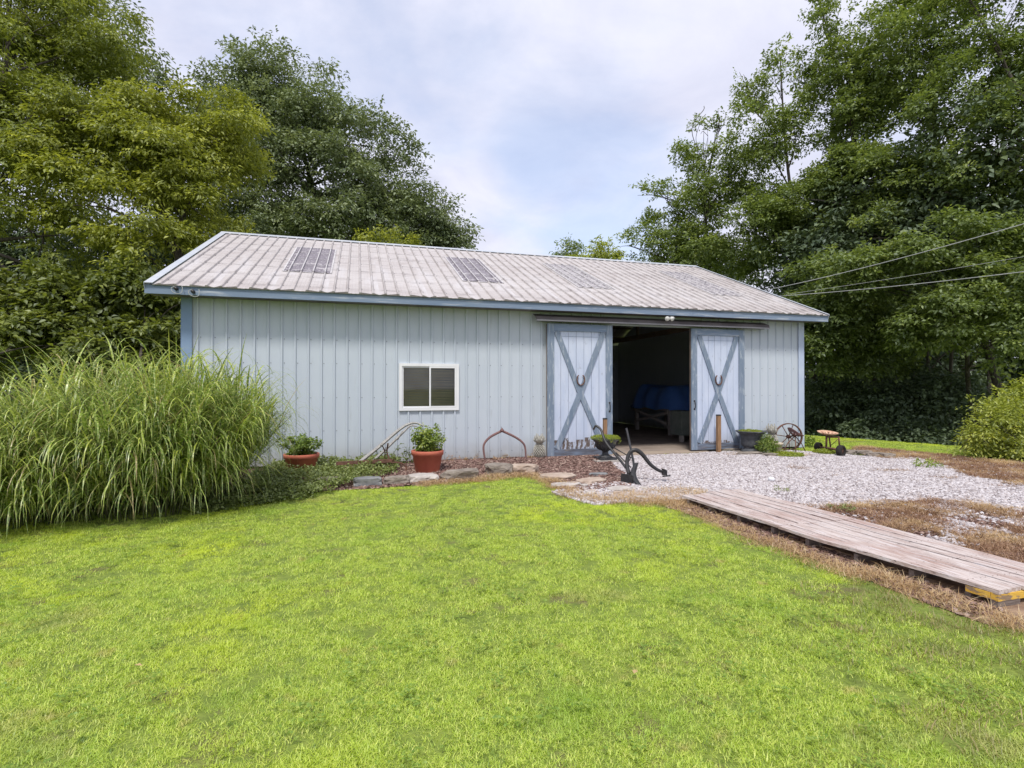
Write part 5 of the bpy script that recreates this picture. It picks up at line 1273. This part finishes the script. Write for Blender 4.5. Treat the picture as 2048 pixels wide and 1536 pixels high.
for k, (px, py, w) in enumerate(((1708, 909, 0.35), (1732, 910, 0.42), (1756, 914, 0.40), (1782, 916, 0.3))):
    stone('kerb_stone', px, py, w, 0.2, 0.11, 'stoneC', ('low dark kerb stone right beside the rubber wheel of the stool', 'low dark kerb stone, second from the wheeled stool', 'low dark kerb stone, third from the wheeled stool', 'small dark kerb stone farthest from the wheeled stool')[k], 60+k, -0.15, group=EG, block=0.6)
stone('foot_slab', 1500, 906, 0.62, 0.4, 0.05, 'stoneC', 'flat dark slab under the squat grey urn', 70, 0, z=0.0, block=0.5)

# ------------------------------------------------------------------ boardwalk
dk = thing('boardwalk', 'weathered grey plank boardwalk laid over the ground between lawn and gravel', 'boardwalk', (4.45, 4.2, 0))
X0, X1, Y0, Y1 = 3.95, 4.93, 2.55, 5.95; nb = 7; bw = (X1-X0)/nb
def dz(y): return 0.106 + 0.010*math.sin((y-2.5)*0.9) + 0.014*min(1, max(0, (3.8-y)/1.2))
def dsk(x, y): return 0.15*(1-(x-X0)/(X1-X0))*min(1, max(0, (3.9-y)/1.3))
for i in range(nb):
    ye = Y1 + (0.02, -0.01, 0.05, 0.10, 0.13, 0.20, 0.17)[i]; ys_ = Y0 + (0, 0.01, -0.01, 0.015, 0, -0.008, 0.012)[i]
    yj = 4.35 + (0, 0, 0, 0, 0, 0, 0)[i]
    for (ya, yb_) in ((ys_, yj-0.003), (yj+0.003, ye)):
        V = []; n_ = 10; a, b1 = X0+i*bw+0.007, X0+(i+1)*bw-0.007; ph = random.uniform(0, 6); skew = random.uniform(-0.003, 0.003); lift = random.uniform(-0.003, 0.003)
        for k in range(n_+1):
            y = ya + (yb_-ya)*k/n_; z = dz(y) + lift + 0.004*math.sin(y*2.1+ph); e1 = 0.003*math.sin(y*9+ph)
            a_s, b_s = a+e1+dsk(a, y), b1+e1+dsk(b1, y)
            V += [(a_s, y, z+skew), (b_s, y, z-skew), (b_s, y, z-0.027-skew), (a_s, y, z-0.027+skew)]
        Fs = [(k*4+j, k*4+(j+1) % 4, (k+1)*4+(j+1) % 4, (k+1)*4+j) for k in range(n_) for j in range(4)] + [(0,1,2,3), (n_*4+3, n_*4+2, n_*4+1, n_*4)]
        mb = MB(); mb.add(V, [tuple(reversed(f)) for f in Fs]); mb.build('plank', M['deck'], dk)
for y in (2.75+0.0, 3.12, 3.55, 4.02, 4.45, 4.95, 5.45):
    mb = MB(); mb.box((X0+0.035+dsk(X0, y), y-0.02, 0.0), (X1-0.03, y+0.02, dz(y)-0.045)); mb.build('joist', M['joist'], dk)
mb = MB(); mb.box((X0+0.01, Y1-0.12, 0.0), (X1-0.05, Y1-0.08, dz(Y1)-0.045)); mb.build('joist', M['joist'], dk)
mb = MB(); mb.box((X0+0.146, Y0+0.0, 0.045), (X1+0.01, Y0+0.045, dz(Y0)-0.030)); mb.build('end_board', M['deckend'], dk)
mb = MB(); mb.box((X0+0.143, Y0+0.05, 0.045), (X0+0.18, Y0+0.20, dz(Y0)-0.032)); mb.build('side_block', M['deckend'], dk)
mb = MB(); mb.box((X0+0.15, Y0+0.004, 0.0), (X0+0.36, Y0+0.05, 0.043)); mb.build('foot_board', M['joist'], dk)
nl = MB()
for y in (2.75, 3.12, 3.55, 4.02, 4.45, 4.95, 5.45, 5.83):
    for i in range(nb):
        for q in (0.3, 0.7):
            nl.lathe([(0.004, 0), (0.003, 0.0015)], (X0+(i+q)*bw+dsk(X0+(i+q)*bw, y), y, dz(y)+0.004), 5, sm=False)
o = nl.build('nail_heads', M['rust'], dk); o['kind'] = 'stuff'

# ------------------------------------------------------------------ ground cover in the bed
def leafmass(name, label, cat, poly_px, n, k, Ls, lL, lW, m_, seed, h0, h1, rbase=0.5, zf=None, kind='stuff'):
    poly = g2(poly_px); xs_ = [p[0] for p in poly]; ys_ = [p[1] for p in poly]
    P_ = sample(min(xs_), max(xs_), min(ys_), max(ys_), n*3, seed); P_ = P_[inpoly(P_, poly)][:n]
    r = np.random.default_rng(seed); hm = h0 + (h1-h0)*np.clip(0.5+0.5*cheapnoise(np.c_[P_, P_[:,0]*0], 4, seed), 0, 1)
    P3_ = np.c_[P_, hm*r.uniform(0.2, 1, len(P_))**0.5]
    d = nrm(np.c_[r.normal(size=(len(P_), 2))*0.7, np.ones(len(P_))*0.8])
    V4, tone = sprays(P3_, d, k, Ls, lL, lW, 0.2, seed, 0.8, rbase)
    return tag(link(name, leaves_mesh(name, V4, tone, m_)), label, cat, kind=kind)
leafmass('ground_cover', 'small leaved green ground cover spilling over the stones left of the pots', 'ground cover', [(470,1010),(560,1002),(640,992),(700,978),(770,955),(800,945),(790,925),(700,915),(600,920),(560,935),(500,960)], 2600, 8, 0.10, 0.042, 0.03, M['leafG'], 41, 0.05, 0.20, 0.55)
leafmass('edge_weeds', 'low dark green leafy weeds at the foot of the ornamental grass', 'weeds', [(380,1030),(500,1015),(620,998),(640,985),(560,975),(450,980)], 900, 8, 0.09, 0.04, 0.028, M['leafG'], 42, 0.02, 0.10, 0.4)
# climber behind the cultivator and seedlings along the siding
t = thing('wall_vine', 'thin leafy vine climbing the siding between the cultivator and the upright pot', 'vine', (W(810,930,10.4).x, 10.4, 0))
mb = MB(); cs = []
for s_ in range(7):
    p0 = W(790+s_*9, 935, 10.35); q = [p0, p0+Vector((random.uniform(-.1,.1), 0.02, 0.15)), p0+Vector((random.uniform(-.25,.25), -0.02, random.uniform(0.28,0.48)))]
    bz = bez(q, 5); mb.tube(bz, 0.0035, 4); cs += [tuple(v_) for v_ in bz[2:]]
mb.build('stem', M['leafG'], t)
cs = np.array(cs); V4, tone = sprays(cs-np.array(OFF[t.name]), nrm(rng.normal(size=cs.shape)), 4, 0.08, 0.055, 0.04, 0.4, 3, 0.8, 0.4); link('leaf_cluster', leaves_mesh('leaf_cluster', V4, tone, M['leafG']), t)
for k, px in enumerate((925, 948, 990, 1012, 900, 1062)):
    weed(px, 905 if 0 else 925 - (k % 2)*4, 0.07, 0.10, 'tiny reddish seedling in the mulch along the siding', M['rustgrass'], 60+k, 'seedling', 8, 0.035, 'seedlings along the siding')
# a few dry leaves on the lawn
for k, (px, py) in enumerate(((895,1112),(1268,1347),(268,1330))):
    b = G(px, py, 0.045); r = random.Random(k); a = r.uniform(0, 6.28); L = 0.045
    P_ = np.array([[b.x, b.y, 0.045]]); V4 = leafverts(P_, nrm(np.array([[math.cos(a), math.sin(a), 0.15]])), np.array([[0.1,0.1,1.0]]), np.array([L]), np.array([0.03]), 0.2)
    tag(link('fallen_leaf', leaves_mesh('fallen_leaf', V4, np.array([0.6]), M['straw'])), ('small tan fallen leaf on the lawn below the terracotta pot', 'tan fallen leaf on the near lawn, right of centre', 'brown fallen leaf on the lawn at the lower left', 'tiny brown fallen leaf on the lawn near the ornamental grass', 'tan fallen leaf beside the yellow end of the boardwalk', 'small tan fallen leaf nearest the bottom edge of the lawn', 'pale fallen leaf in the lower left part of the lawn')[k], 'leaf', 'fallen leaves on the lawn')

# ------------------------------------------------------------------ big ornamental grass
def zebra():
    m = bpy.data.materials.new('zebra_grass'); m.use_nodes = True; t_ = m.node_tree; t_.nodes.clear()
    o_ = t_.nodes.new('ShaderNodeOutputMaterial')
    a1 = t_.nodes.new('ShaderNodeAttribute'); a1.attribute_name = 'rnd'; a2 = t_.nodes.new('ShaderNodeAttribute'); a2.attribute_name = 'along'; a3 = t_.nodes.new('ShaderNodeAttribute'); a3.attribute_name = 'across'
    r = t_.nodes.new('ShaderNodeValToRGB'); e = r.color_ramp.elements
    e[0].position, e[0].color = 0, (0.10,0.18,0.03,1); e[1].position, e[1].color = 1, (0.56,0.62,0.08,1); k = e.new(0.5); k.color = (0.25,0.37,0.05,1); k = e.new(0.06); k.color = (0.45,0.33,0.16,1); k = e.new(0.09); k.color = (0.11,0.17,0.03,1)
    t_.links.new(a1.outputs['Fac'], r.inputs[0])
    mu = t_.nodes.new('ShaderNodeMath'); mu.operation = 'MULTIPLY_ADD'; mu.inputs[1].default_value = 62; t_.links.new(a2.outputs['Fac'], mu.inputs[0])
    m3 = t_.nodes.new('ShaderNodeMath'); m3.operation = 'MULTIPLY'; m3.inputs[1].default_value = 40; t_.links.new(a1.outputs['Fac'], m3.inputs[0]); t_.links.new(m3.outputs[0], mu.inputs[2])
    sn = t_.nodes.new('ShaderNodeMath'); sn.operation = 'SINE'; t_.links.new(mu.outputs[0], sn.inputs[0])
    q = t_.nodes.new('ShaderNodeMapRange'); q.inputs['From Min'].default_value = 0.55; q.inputs['From Max'].default_value = 0.85; q.inputs['To Max'].default_value = 0.6; t_.links.new(sn.outputs[0], q.inputs['Value'])
    mm = t_.nodes.new('ShaderNodeMixRGB'); mm.inputs[2].default_value = (0.72,0.70,0.26,1); t_.links.new(q.outputs[0], mm.inputs[0]); t_.links.new(r.outputs[0], mm.inputs[1])
    q2 = t_.nodes.new('ShaderNodeMapRange'); q2.inputs['From Min'].default_value = 0.35; q2.inputs['From Max'].default_value = 0.1; q2.inputs['To Max'].default_value = 0.4; t_.links.new(a3.outputs['Fac'], q2.inputs['Value'])
    m4 = t_.nodes.new('ShaderNodeMixRGB'); m4.inputs[2].default_value = (0.58,0.64,0.36,1); t_.links.new(q2.outputs[0], m4.inputs[0]); t_.links.new(mm.outputs[0], m4.inputs[1])
    d = t_.nodes.new('ShaderNodeBsdfDiffuse'); tr = t_.nodes.new('ShaderNodeBsdfTranslucent'); x_ = t_.nodes.new('ShaderNodeMixShader'); x_.inputs[0].default_value = 0.35
    t_.links.new(m4.outputs[0], d.inputs[0]); t_.links.new(m4.outputs[0], tr.inputs[0]); t_.links.new(d.outputs[0], x_.inputs[1]); t_.links.new(tr.outputs[0], x_.inputs[2])
    gl = t_.nodes.new('ShaderNodeBsdfGlossy'); gl.inputs['Roughness'].default_value = 0.4; y_ = t_.nodes.new('ShaderNodeMixShader'); y_.inputs[0].default_value = 0.07
    t_.links.new(x_.outputs[0], y_.inputs[1]); t_.links.new(gl.outputs[0], y_.inputs[2]); t_.links.new(y_.outputs[0], o_.inputs[0]); return m
M['zebra'] = zebra()
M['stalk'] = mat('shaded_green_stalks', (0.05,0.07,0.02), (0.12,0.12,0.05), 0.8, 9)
def big_grass(name, label, cx, cy, rad, H, n, seed, parent=None, tall=1.0, lmin=0.5, lmax=1.15, stem_lean=0.45):
    r = np.random.default_rng(seed)
    t_ = thing(name, label, 'ornamental grass', (cx, cy, 0))
    nst = n // 9
    a = r.uniform(0, 2*PI, nst); q = rad*np.sqrt(r.uniform(0, 1, nst)); bx, by = np.cos(a)*q, np.sin(a)*q
    ln = (q/rad)*stem_lean + r.normal(size=nst)*0.08; hs = H*(1 - 0.42*(q/rad)**2)*r.uniform(0.55, 1.0, nst)
    sdx, sdy = np.cos(a)*ln, np.sin(a)*ln
    ns = np.repeat(np.arange(nst), 9); m = len(ns); f = np.where(r.uniform(size=m) < 0.62, r.uniform(0.62, 1.0, m), r.uniform(0.1, 0.7, m))
    base_ = np.stack([bx[ns]+sdx[ns]*hs[ns]*f**1.3, by[ns]+sdy[ns]*hs[ns]*f**1.3, hs[ns]*f], 1)
    b = r.uniform(0, 2*PI, m); ca = a[ns]; b = np.where(r.uniform(size=m) < 0.6*(q[ns]/rad), ca + r.normal(size=m)*0.6, b)
    ou = np.stack([np.cos(b), np.sin(b), np.zeros(m)], 1); sd = np.stack([-np.sin(b), np.cos(b), np.zeros(m)], 1)
    L = r.uniform(lmin, lmax, m)*(0.75+0.35*(1-f)); el = np.radians(r.uniform(45, 84, m)); W_ = r.uniform(0.011, 0.025, m); seg = 8
    dr = r.uniform(1.8, 3.5, m)      # total bend along the blade
    stiff = r.uniform(size=m) < 0.12; dr[stiff] *= 0.3
    pos = base_.copy(); rows = []; al = []
    for i in range(seg+1):
        s = i/seg; ww = W_*np.minimum(1, s*6+0.35)*(1-s**2.2)*0.5
        rows += [pos - sd*ww[:,None], pos + sd*ww[:,None]]; al += [np.full(m, s)]*2
        ang = el - dr*s**1.25; ang = np.maximum(ang, -1.45)
        pos = pos + (ou*np.cos(ang)[:,None] + np.array([0,0,1.0])*np.sin(ang)[:,None])*(L/seg)[:,None]
        pos[:,2] = np.maximum(pos[:,2], 0.015)
    V = np.stack(rows, 1); k = V.shape[1]; i0 = np.arange(m)[:,None]*k; tr = []
    for i in range(seg): tr += [i0 + np.array([[2*i, 2*i+1, 2*i+3, 2*i+2]])]
    AL = np.stack(al, 1); AC = np.tile(np.array([0.0, 1.0]), (m, seg+1)); rn = np.clip(r.normal(0.5, 0.2, m) + 0.18*(base_[:,2]/H-0.5) + r.normal(0, 0.16, nst)[ns], 0, 1); rn[r.uniform(size=m) < 0.03] = 0.06
    me = newmesh('blades', V.reshape(-1,3), np.concatenate(tr), M['zebra'], attrs={'rnd': np.repeat(rn, k), 'along': AL.ravel(), 'across': AC.ravel()})
    link('blades', me, t_)
    # stems
    st = MB(); 
    for j in range(0, nst, 3):
        h_ = hs[j]; p0 = Vector((bx[j]+cx, by[j]+cy, 0)); st.tube([p0, p0+Vector((sdx[j]*h_*0.35, sdy[j]*h_*0.35, h_*0.55)), p0+Vector((sdx[j]*h_, sdy[j]*h_, h_))], [0.006, 0.005, 0.003], 4, caps=False)
    o_ = st.build('stalks', M['stalk'], t_); o_['kind'] = 'stuff'
    return t_
gc = G(262, 985)
gc = G(262, 1030); big_grass('ornamental_grass', 'huge fountain of variegated ornamental grass at the left end of the barn', gc.x+0.02, gc.y+0.55, 0.90, 1.90, 11000, 5, stem_lean=0.60, lmax=1.15)
g3 = G(0, 1052); big_grass('ornamental_grass', 'lower clump of the same variegated grass cut off by the left edge of the picture', g3.x-0.3, g3.y+0.5, 0.95, 1.22, 7800, 6, stem_lean=0.7, lmax=1.15)

# ------------------------------------------------------------------ overhead wires
def wire(p, q, sag, r_, label):
    p, q = Vector(p), Vector(q); pts = [p.lerp(q, i/24) - Vector((0,0,sag*4*(i/24)*(1-i/24))) for i in range(25)]
    mb_ = MB(); mb_.tube(pts, r_, 5); tag(mb_.build('overhead_wire', M['wire']), label, 'wire', 'overhead wires leaving the right of the barn roof')
wire(W(1528, 581, 12.5), W(2300, 372, 5.0), 0.10, 0.008, 'highest overhead wire rising to the right edge over the trees')
wire(W(1560, 592, 11.8), W(2300, 511, 5.0), 0.06, 0.007, 'lowest overhead wire running almost level from the roof edge to the right')
wire(W(1572, 589, 12.2), W(2300, 468, 8.0), 0.05, 0.004, 'thin middle overhead wire seen against the dark trees')

# ------------------------------------------------------------------ trees
TL = 'broadleaf trees left of the barn'; TM = 'broadleaf trees behind the barn'; TR = 'broadleaf trees right of the barn'
tree('shade_tree', 'big yellow green tree whose crown hangs over the left end of the barn roof', (-3.9, 16.3, 0),
     px_lobes([(400,265,17,112,75),(330,340,16.5,115,80),(235,255,17,110,80),(385,410,16,75,60),(250,430,15.5,125,75),(310,530,15.5,85,65),(170,350,16,100,80),(325,620,16,55,60),(350,320,17,100,60),(445,300,17,60,50)]),
     3500, 19, 0.52, 0.14, 0.062, 0.75, M['leafL'], 0.26, 101, TL, flat=0.35, shell=0.30, bumpy=0.25)
tree('shade_tree', 'tall yellow green tree filling the upper left corner', (-10.6, 17.5, 0),
     px_lobes([(70,90,18,120,90),(190,75,18,90,60),(25,150,16,70,70),(60,40,16.5,80,60),(130,240,15.5,70,60),(40,330,15,70,60),(60,260,16,110,85),(20,400,15,100,85),(120,470,15,110,70),(10,-60,18,150,90),(150,165,18,105,75),(60,600,15,120,75),(180,610,16,90,65),(-80,300,16,120,120),(-60,120,17,110,110)]),
     4400, 19, 0.52, 0.135, 0.06, 0.75, M['leafL2'], 0.2, 102, TL, flat=0.35, shell=0.30, bumpy=0.25, rbase=0.55)
tree('shade_tree', 'slender darker tree showing its loose top above the yellow green crowns', (-6.5, 25, 0),
     px_lobes([(262,115,25,60,50),(325,160,25,50,42),(185,50,25,85,60),(90,-30,25,100,70),(250,220,25,100,80),(370,230,26,60,55),(300,330,25,120,90),(150,300,25,130,120)]),
     1900, 13, 0.8, 0.20, 0.09, 0.5, M['leafM'], 0.25, 103, TL, flat=0.6)
tree('understory_tree', 'dark bushy young tree behind the ornamental grass beside the barn corner', (-4.6, 13.2, 0),
     px_lobes([(310,700,14,75,45),(330,640,14,50,50),(240,720,13.5,80,50),(290,600,14.5,70,50)]),
     900, 13, 0.45, 0.17, 0.085, 0.6, M['leafL2'], 0.08, 104, TL, flat=0.5, rbase=0.25)
tree('understory_tree', 'dark low branched tree at the left edge above the ornamental grass', (-8.8, 11.5, 0),
     px_lobes([(40,690,13,110,50),(130,690,13,90,50),(60,620,13.5,110,60),(170,640,14,90,60),(-60,680,13,100,70)]),
     1300, 13, 0.45, 0.17, 0.085, 0.6, M['leafL2'], 0.10, 105, TL, flat=0.4, rbase=0.3)
tree('dark_oak', 'tall blue green tree rising directly behind the left half of the roof', (-0.6, 28.5, -0.6),
     px_lobes([(480,200,29,78,78),(575,185,29,88,70),(640,260,28,75,65),(545,290,28,110,80),(720,290,28,85,70),(785,330,29,55,65),(640,380,27.5,120,75),(500,410,27.5,90,80),(760,410,28,85,60),(425,235,30,50,55),(820,385,29,45,48),(700,460,27,120,50),(560,480,27,110,50),(430,350,28,70,90)]),
     6400, 14, 0.62, 0.20, 0.09, 0.5, M['leafM'], 0.34, 106, TM, flat=0.6, per=26, crad=0.36, cflat=0.75, rbase=0.55)
tree('dark_oak', 'smaller blue green tree stepping down towards the sky gap behind the roof', (7.2, 29.5, -0.7),
     px_lobes([(852,450,30,55,45),(900,455,30,36,42),(800,455,30,65,50),(895,510,30,45,45),(830,520,30,80,40)]),
     2000, 13, 0.62, 0.20, 0.09, 0.5, M['leafM'], 0.2, 107, TM, flat=0.6, per=24)
tree('sapling', 'light green sapling tip just showing over the ridge in front of the dark trees', (3.6, 22.0, 0),
     px_lobes([(778,492,23,50,18),(800,500,23,35,14),(745,496,23,26,14)]), 160, 12, 0.4, 0.15, 0.075, 0.4, M['leafL'], 0.06, 108, TM, flat=0.8)
tree('distant_tree', 'small dark pointed treetop alone in the sky gap above the ridge', (15.2, 36, -1.2),
     px_lobes([(1137,503,38,18,16),(1137,520,38,28,16),(1135,490,38,7,8)]), 150, 12, 0.6, 0.2, 0.08, 0.5, M['leafR'], 0.1, 109, TM)
tree('distant_tree', 'small light green treetop beside the pointed one above the ridge', (17.0, 36, -1.2),
     px_lobes([(1180,518,36,30,14),(1206,512,36,20,22),(1165,522,36,20,10),(1222,520,36,20,14)]), 220, 12, 0.6, 0.22, 0.09, 0.5, M['leafY'], 0.1, 110, TM)
tree('maple_tree', 'green tree nearest the sky gap, its left side stepping down to the roof ridge', (16.2, 20.5, -1.2),
     px_lobes([(1268,495,25,34,20),(1325,475,25,58,34),(1322,388,24.5,46,26),(1372,325,24.5,44,40),(1420,420,24,66,52),(1416,272,24.5,24,30),(1480,345,24,50,54),(1440,235,24.5,14,18),(1440,510,24,85,50),(1350,520,24.5,70,35),(1285,385,25,22,14)]),
     2100, 18, 0.46, 0.135, 0.075, 0.45, M['leafR'], 0.16, 111, TR, flat=0.8, shell=0.36, bumpy=0.32)
tree('maple_tree', 'open branched green tree standing second from the sky gap', (18.0, 17.6, -1.6),
     px_lobes([(1525,290,22.5,50,60),(1560,150,23,34,48),(1500,215,23.5,26,44),(1585,235,22.5,36,60),(1600,400,22,70,55),(1540,460,22,70,50),(1660,480,21.5,70,40),(1478,165,23.5,9,24),(1560,108,23,14,22)]),
     1900, 18, 0.46, 0.13, 0.072, 0.45, M['leafR'], 0.16, 112, TR, flat=0.9, shell=0.38, bumpy=0.32)
tree('maple_tree', 'tall slender green tree with its top at the upper edge above the right roof end', (18.2, 15.0, -1.6),
     px_lobes([(1655,55,21.5,34,56),(1665,160,21.5,36,60),(1700,260,21,50,65),(1690,370,21,62,55),(1755,180,21,44,70),(1748,50,21.5,32,48),(1815,20,21.5,34,60),(1640,8,22,12,18),(1690,120,21.5,16,40)]),
     1900, 18, 0.46, 0.13, 0.072, 0.45, M['leafR'], 0.16, 113, TR, flat=0.9, shell=0.38, bumpy=0.32)
tree('maple_tree', 'broad dense green tree filling the upper right between two taller tops', (18.6, 11.5, -1.8),
     px_lobes([(1800,130,20,70,80),(1830,260,19.5,85,80),(1790,380,19.5,90,60),(1870,60,20,60,75),(1880,370,19,85,65),(1760,480,19,80,45)]),
     2000, 18, 0.46, 0.13, 0.072, 0.45, M['leafR'], 0.16, 114, TR, flat=0.8, shell=0.34, bumpy=0.3)
tree('maple_tree', 'big dark green tree running off the upper right corner', (18.4, 7.6, -1.8),
     px_lobes([(1950,60,18,85,75),(1960,190,17.5,95,80),(2040,120,17.5,90,90),(1985,310,17,95,75),(2060,330,17,90,110),(1930,-20,18,70,70),(2040,-10,18,80,80),(2110,200,17.5,90,120)]),
     2400, 18, 0.44, 0.125, 0.07, 0.45, M['leafR'], 0.16, 115, TR, flat=0.6, shell=0.34, bumpy=0.3, rbase=0.42)
tree('maple_tree', 'lighter green lower tree whose branches the wires cross', (19.2, 12.6, -1.9),
     px_lobes([(1885,500,15.5,88,48),(1965,462,15.5,52,28),(1800,545,16,95,48),(1985,590,15,90,55),(1900,640,15,95,55),(2035,660,14.5,75,55),(1720,560,17,75,48),(2060,520,15,60,60)]),
     2300, 17, 0.44, 0.125, 0.07, 0.5, M['leafR'], 0.12, 116, TR, flat=0.45, rbase=0.45, cflat=0.8)
tree('maple_tree', 'shaded grey green tree close behind the right end of the barn', (16.4, 16.4, -1.2),
     px_lobes([(1640,640,18,62,60),(1700,680,18,75,42),(1650,570,18.5,65,45),(1790,640,18,75,50),(1620,720,18,45,50),(1760,720,18,80,35)]),
     1900, 15, 0.48, 0.14, 0.08, 0.5, M['leafR'], 0.11, 117, TR, flat=0.6, shell=0.4, rbase=0.32)
# dead branch top
dt = thing('dead_branch', 'bare curved dead branch poking above the green crown into the sky', 'branch', tuple(D(1410, 320, 24.5)))
mb = MB(); mb.tube(bez([D(1400,310,24.5), D(1385,270,24.5), D(1388,245,24.5), D(1407,220,24.5), D(1408,212,24.5)], 5), 0.016, 5); mb.tube(bez([D(1398,300,24.5), D(1392,275,24.5), D(1403,240,24.5), D(1412,228,24.5)], 5), 0.012, 5); mb.build('twig', M['barkgrey'], dt)

# slender trunks in the wood on the right, each with a small crown overhead
wood_specs = [(1668,21,0.10,0),(1700,23,0.16,0),(1733,20,0.07,1),(1790,22,0.09,0),(1830,24,0.08,1),(1858,20,0.14,0),(1905,19,0.10,0),(1985,18,0.12,0),(1640,24,0.2,0),(1760,28,0.12,1),(1880,27,0.12,0)]
wl = ['slim', 'stout dark', 'pale thin', 'mossy', 'whitish', 'broad', 'straight', 'leaning', 'thick shaded', 'far pale', 'far dark']
proto = None
for k, (px, zc_, r0, pale) in enumerate(wood_specs):
    r0 *= 0.45
    b = D(px, 860, zc_); gz = float(height(np.array([b.x]), np.array([b.y]))[0])
    lb = f'{wl[k]} trunk in the shaded wood, ' + ['nearest the barn corner', 'second from the barn corner', 'third from the barn corner', 'in the middle of the gap', 'behind the middle of the gap', 'right of the middle', 'left of the bright shrub', 'above the bright shrub', 'right behind the barn corner', 'deep in the wood', 'deep behind the shrub'][k]
    if proto is None or k in (2, 5):
        t = thing('woodland_tree', lb, 'tree', (b.x, b.y, gz), 'shaded trunks in the wood on the right')
        mb = MB(); mb.tube(bez([(b.x, b.y, gz-0.3), (b.x+0.1, b.y, gz+3), (b.x-0.15, b.y+0.1, gz+7), (b.x+0.1, b.y, gz+11)], 5), [r0*(1.3-i*0.06) for i in range(16)], 8)
        for e in range(5):
            hh = gz+4+e*1.3; a = e*2.2; mb.tube(bez([(b.x, b.y, hh), (b.x+math.cos(a)*0.8, b.y+math.sin(a)*0.8, hh+0.7), (b.x+math.cos(a)*1.9, b.y+math.sin(a)*1.9, hh+1.0)], 3), 0.03, 5)
        mb.build('trunk', M['barkgrey'] if pale else M['bark'], t)
        lob = [((b.x, b.y, gz+8.0), (2.4, 2.4, 1.7)), ((b.x+0.8, b.y+0.5, gz+10.2), (2.0, 2.0, 1.4)), ((b.x-0.6, b.y-0.6, gz+6.2), (1.6, 1.6, 0.9))]
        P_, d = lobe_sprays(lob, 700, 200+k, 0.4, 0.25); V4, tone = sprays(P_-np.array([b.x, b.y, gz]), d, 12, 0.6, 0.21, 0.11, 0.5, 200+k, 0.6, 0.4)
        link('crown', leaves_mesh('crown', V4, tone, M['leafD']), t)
        proto = t; pr0 = r0
    else:
        t = proto.copy(); C.objects.link(t); t.location = (b.x, b.y, gz); t.rotation_euler = (0, 0, k*1.3); s_ = 0.9+0.2*((k*37) % 10)/10; t.scale = (s_, s_, s_)
        t['label'] = lb
        for chd in list(proto.children):
            c_ = chd.copy(); C.objects.link(c_); c_.parent = t

# masses of leaves closing the wood on both sides and behind
def woodmass(name, label, lobes, n, k, Ls, lL, lW, m_, seed, rb=0.4):
    P_, d = lobe_sprays(lobes, n, seed, 0.5, 0.25); V4, tone = sprays(P_, d, k, Ls, lL, lW, 0.5, seed, 0.6, rb)
    return tag(link(name, leaves_mesh(name, V4, tone, m_)), label, 'woods', kind='stuff')
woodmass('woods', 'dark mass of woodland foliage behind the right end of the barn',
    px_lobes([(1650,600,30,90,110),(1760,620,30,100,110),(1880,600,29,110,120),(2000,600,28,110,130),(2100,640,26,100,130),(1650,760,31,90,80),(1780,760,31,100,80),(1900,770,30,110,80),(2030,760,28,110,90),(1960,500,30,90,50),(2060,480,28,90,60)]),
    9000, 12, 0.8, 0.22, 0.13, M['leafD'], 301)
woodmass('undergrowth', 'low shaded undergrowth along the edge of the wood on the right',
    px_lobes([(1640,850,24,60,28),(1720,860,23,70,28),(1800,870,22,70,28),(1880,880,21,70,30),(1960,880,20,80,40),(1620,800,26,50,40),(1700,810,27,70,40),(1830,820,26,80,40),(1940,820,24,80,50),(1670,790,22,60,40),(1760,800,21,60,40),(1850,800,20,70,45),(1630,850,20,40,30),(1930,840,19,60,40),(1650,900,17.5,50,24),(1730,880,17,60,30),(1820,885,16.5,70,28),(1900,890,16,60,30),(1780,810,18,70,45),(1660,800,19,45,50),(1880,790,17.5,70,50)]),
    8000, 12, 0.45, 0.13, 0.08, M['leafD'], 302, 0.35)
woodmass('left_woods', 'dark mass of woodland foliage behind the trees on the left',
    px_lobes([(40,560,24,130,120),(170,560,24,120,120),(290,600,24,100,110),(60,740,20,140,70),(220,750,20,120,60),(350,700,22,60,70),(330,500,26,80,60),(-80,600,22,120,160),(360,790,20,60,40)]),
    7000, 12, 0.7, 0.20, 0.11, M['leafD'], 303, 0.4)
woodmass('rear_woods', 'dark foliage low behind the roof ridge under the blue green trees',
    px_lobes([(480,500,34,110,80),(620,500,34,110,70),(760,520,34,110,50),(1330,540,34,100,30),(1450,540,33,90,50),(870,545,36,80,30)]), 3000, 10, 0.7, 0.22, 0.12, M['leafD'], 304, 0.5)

# bright arching shrub on the right
sb = G(1985, 912)
t = thing('arching_shrub', 'bright yellow green arching shrub at the right edge beyond the gravel', 'shrub', (sb.x+0.5, sb.y+0.5, 0))
r = np.random.default_rng(9); lob = px_lobes([(2025,860,11.2,62,42),(1985,880,11,55,30),(2070,825,11.6,48,48),(1945,893,10.9,32,18),(2050,893,11,70,28),(2120,850,11.5,70,75),(1972,822,11.6,26,12),(2085,775,12,26,30)])
P_, d, _q = crown_sprays(lob, 2300, 12, 16, 0.34, 0.7); V4, tone = sprays(P_-np.array(OFF[t.name]), d, 13, 0.34, 0.075, 0.034, 0.5, 12, 0.8, 0.5)
link('foliage', leaves_mesh('foliage', V4, tone, M['leafY']), t)
mb = MB(); 
for k in range(40):
    a = r.uniform(0, 6.28); e = lob[k % len(lob)]; c_ = Vector(e[0]) + Vector((math.cos(a)*e[1][0], math.sin(a)*e[1][1], e[1][2]*r.uniform(-0.2,1)))*0.8; b0 = Vector((sb.x+0.5+r.normal()*0.15, sb.y+0.5+r.normal()*0.15, 0))
    mb.tube(bez([b0, b0.lerp(c_, 0.5)+Vector((0,0,0.4)), c_], 4), 0.010, 4, caps=False)
mb.build('stems', M['bark'], t)
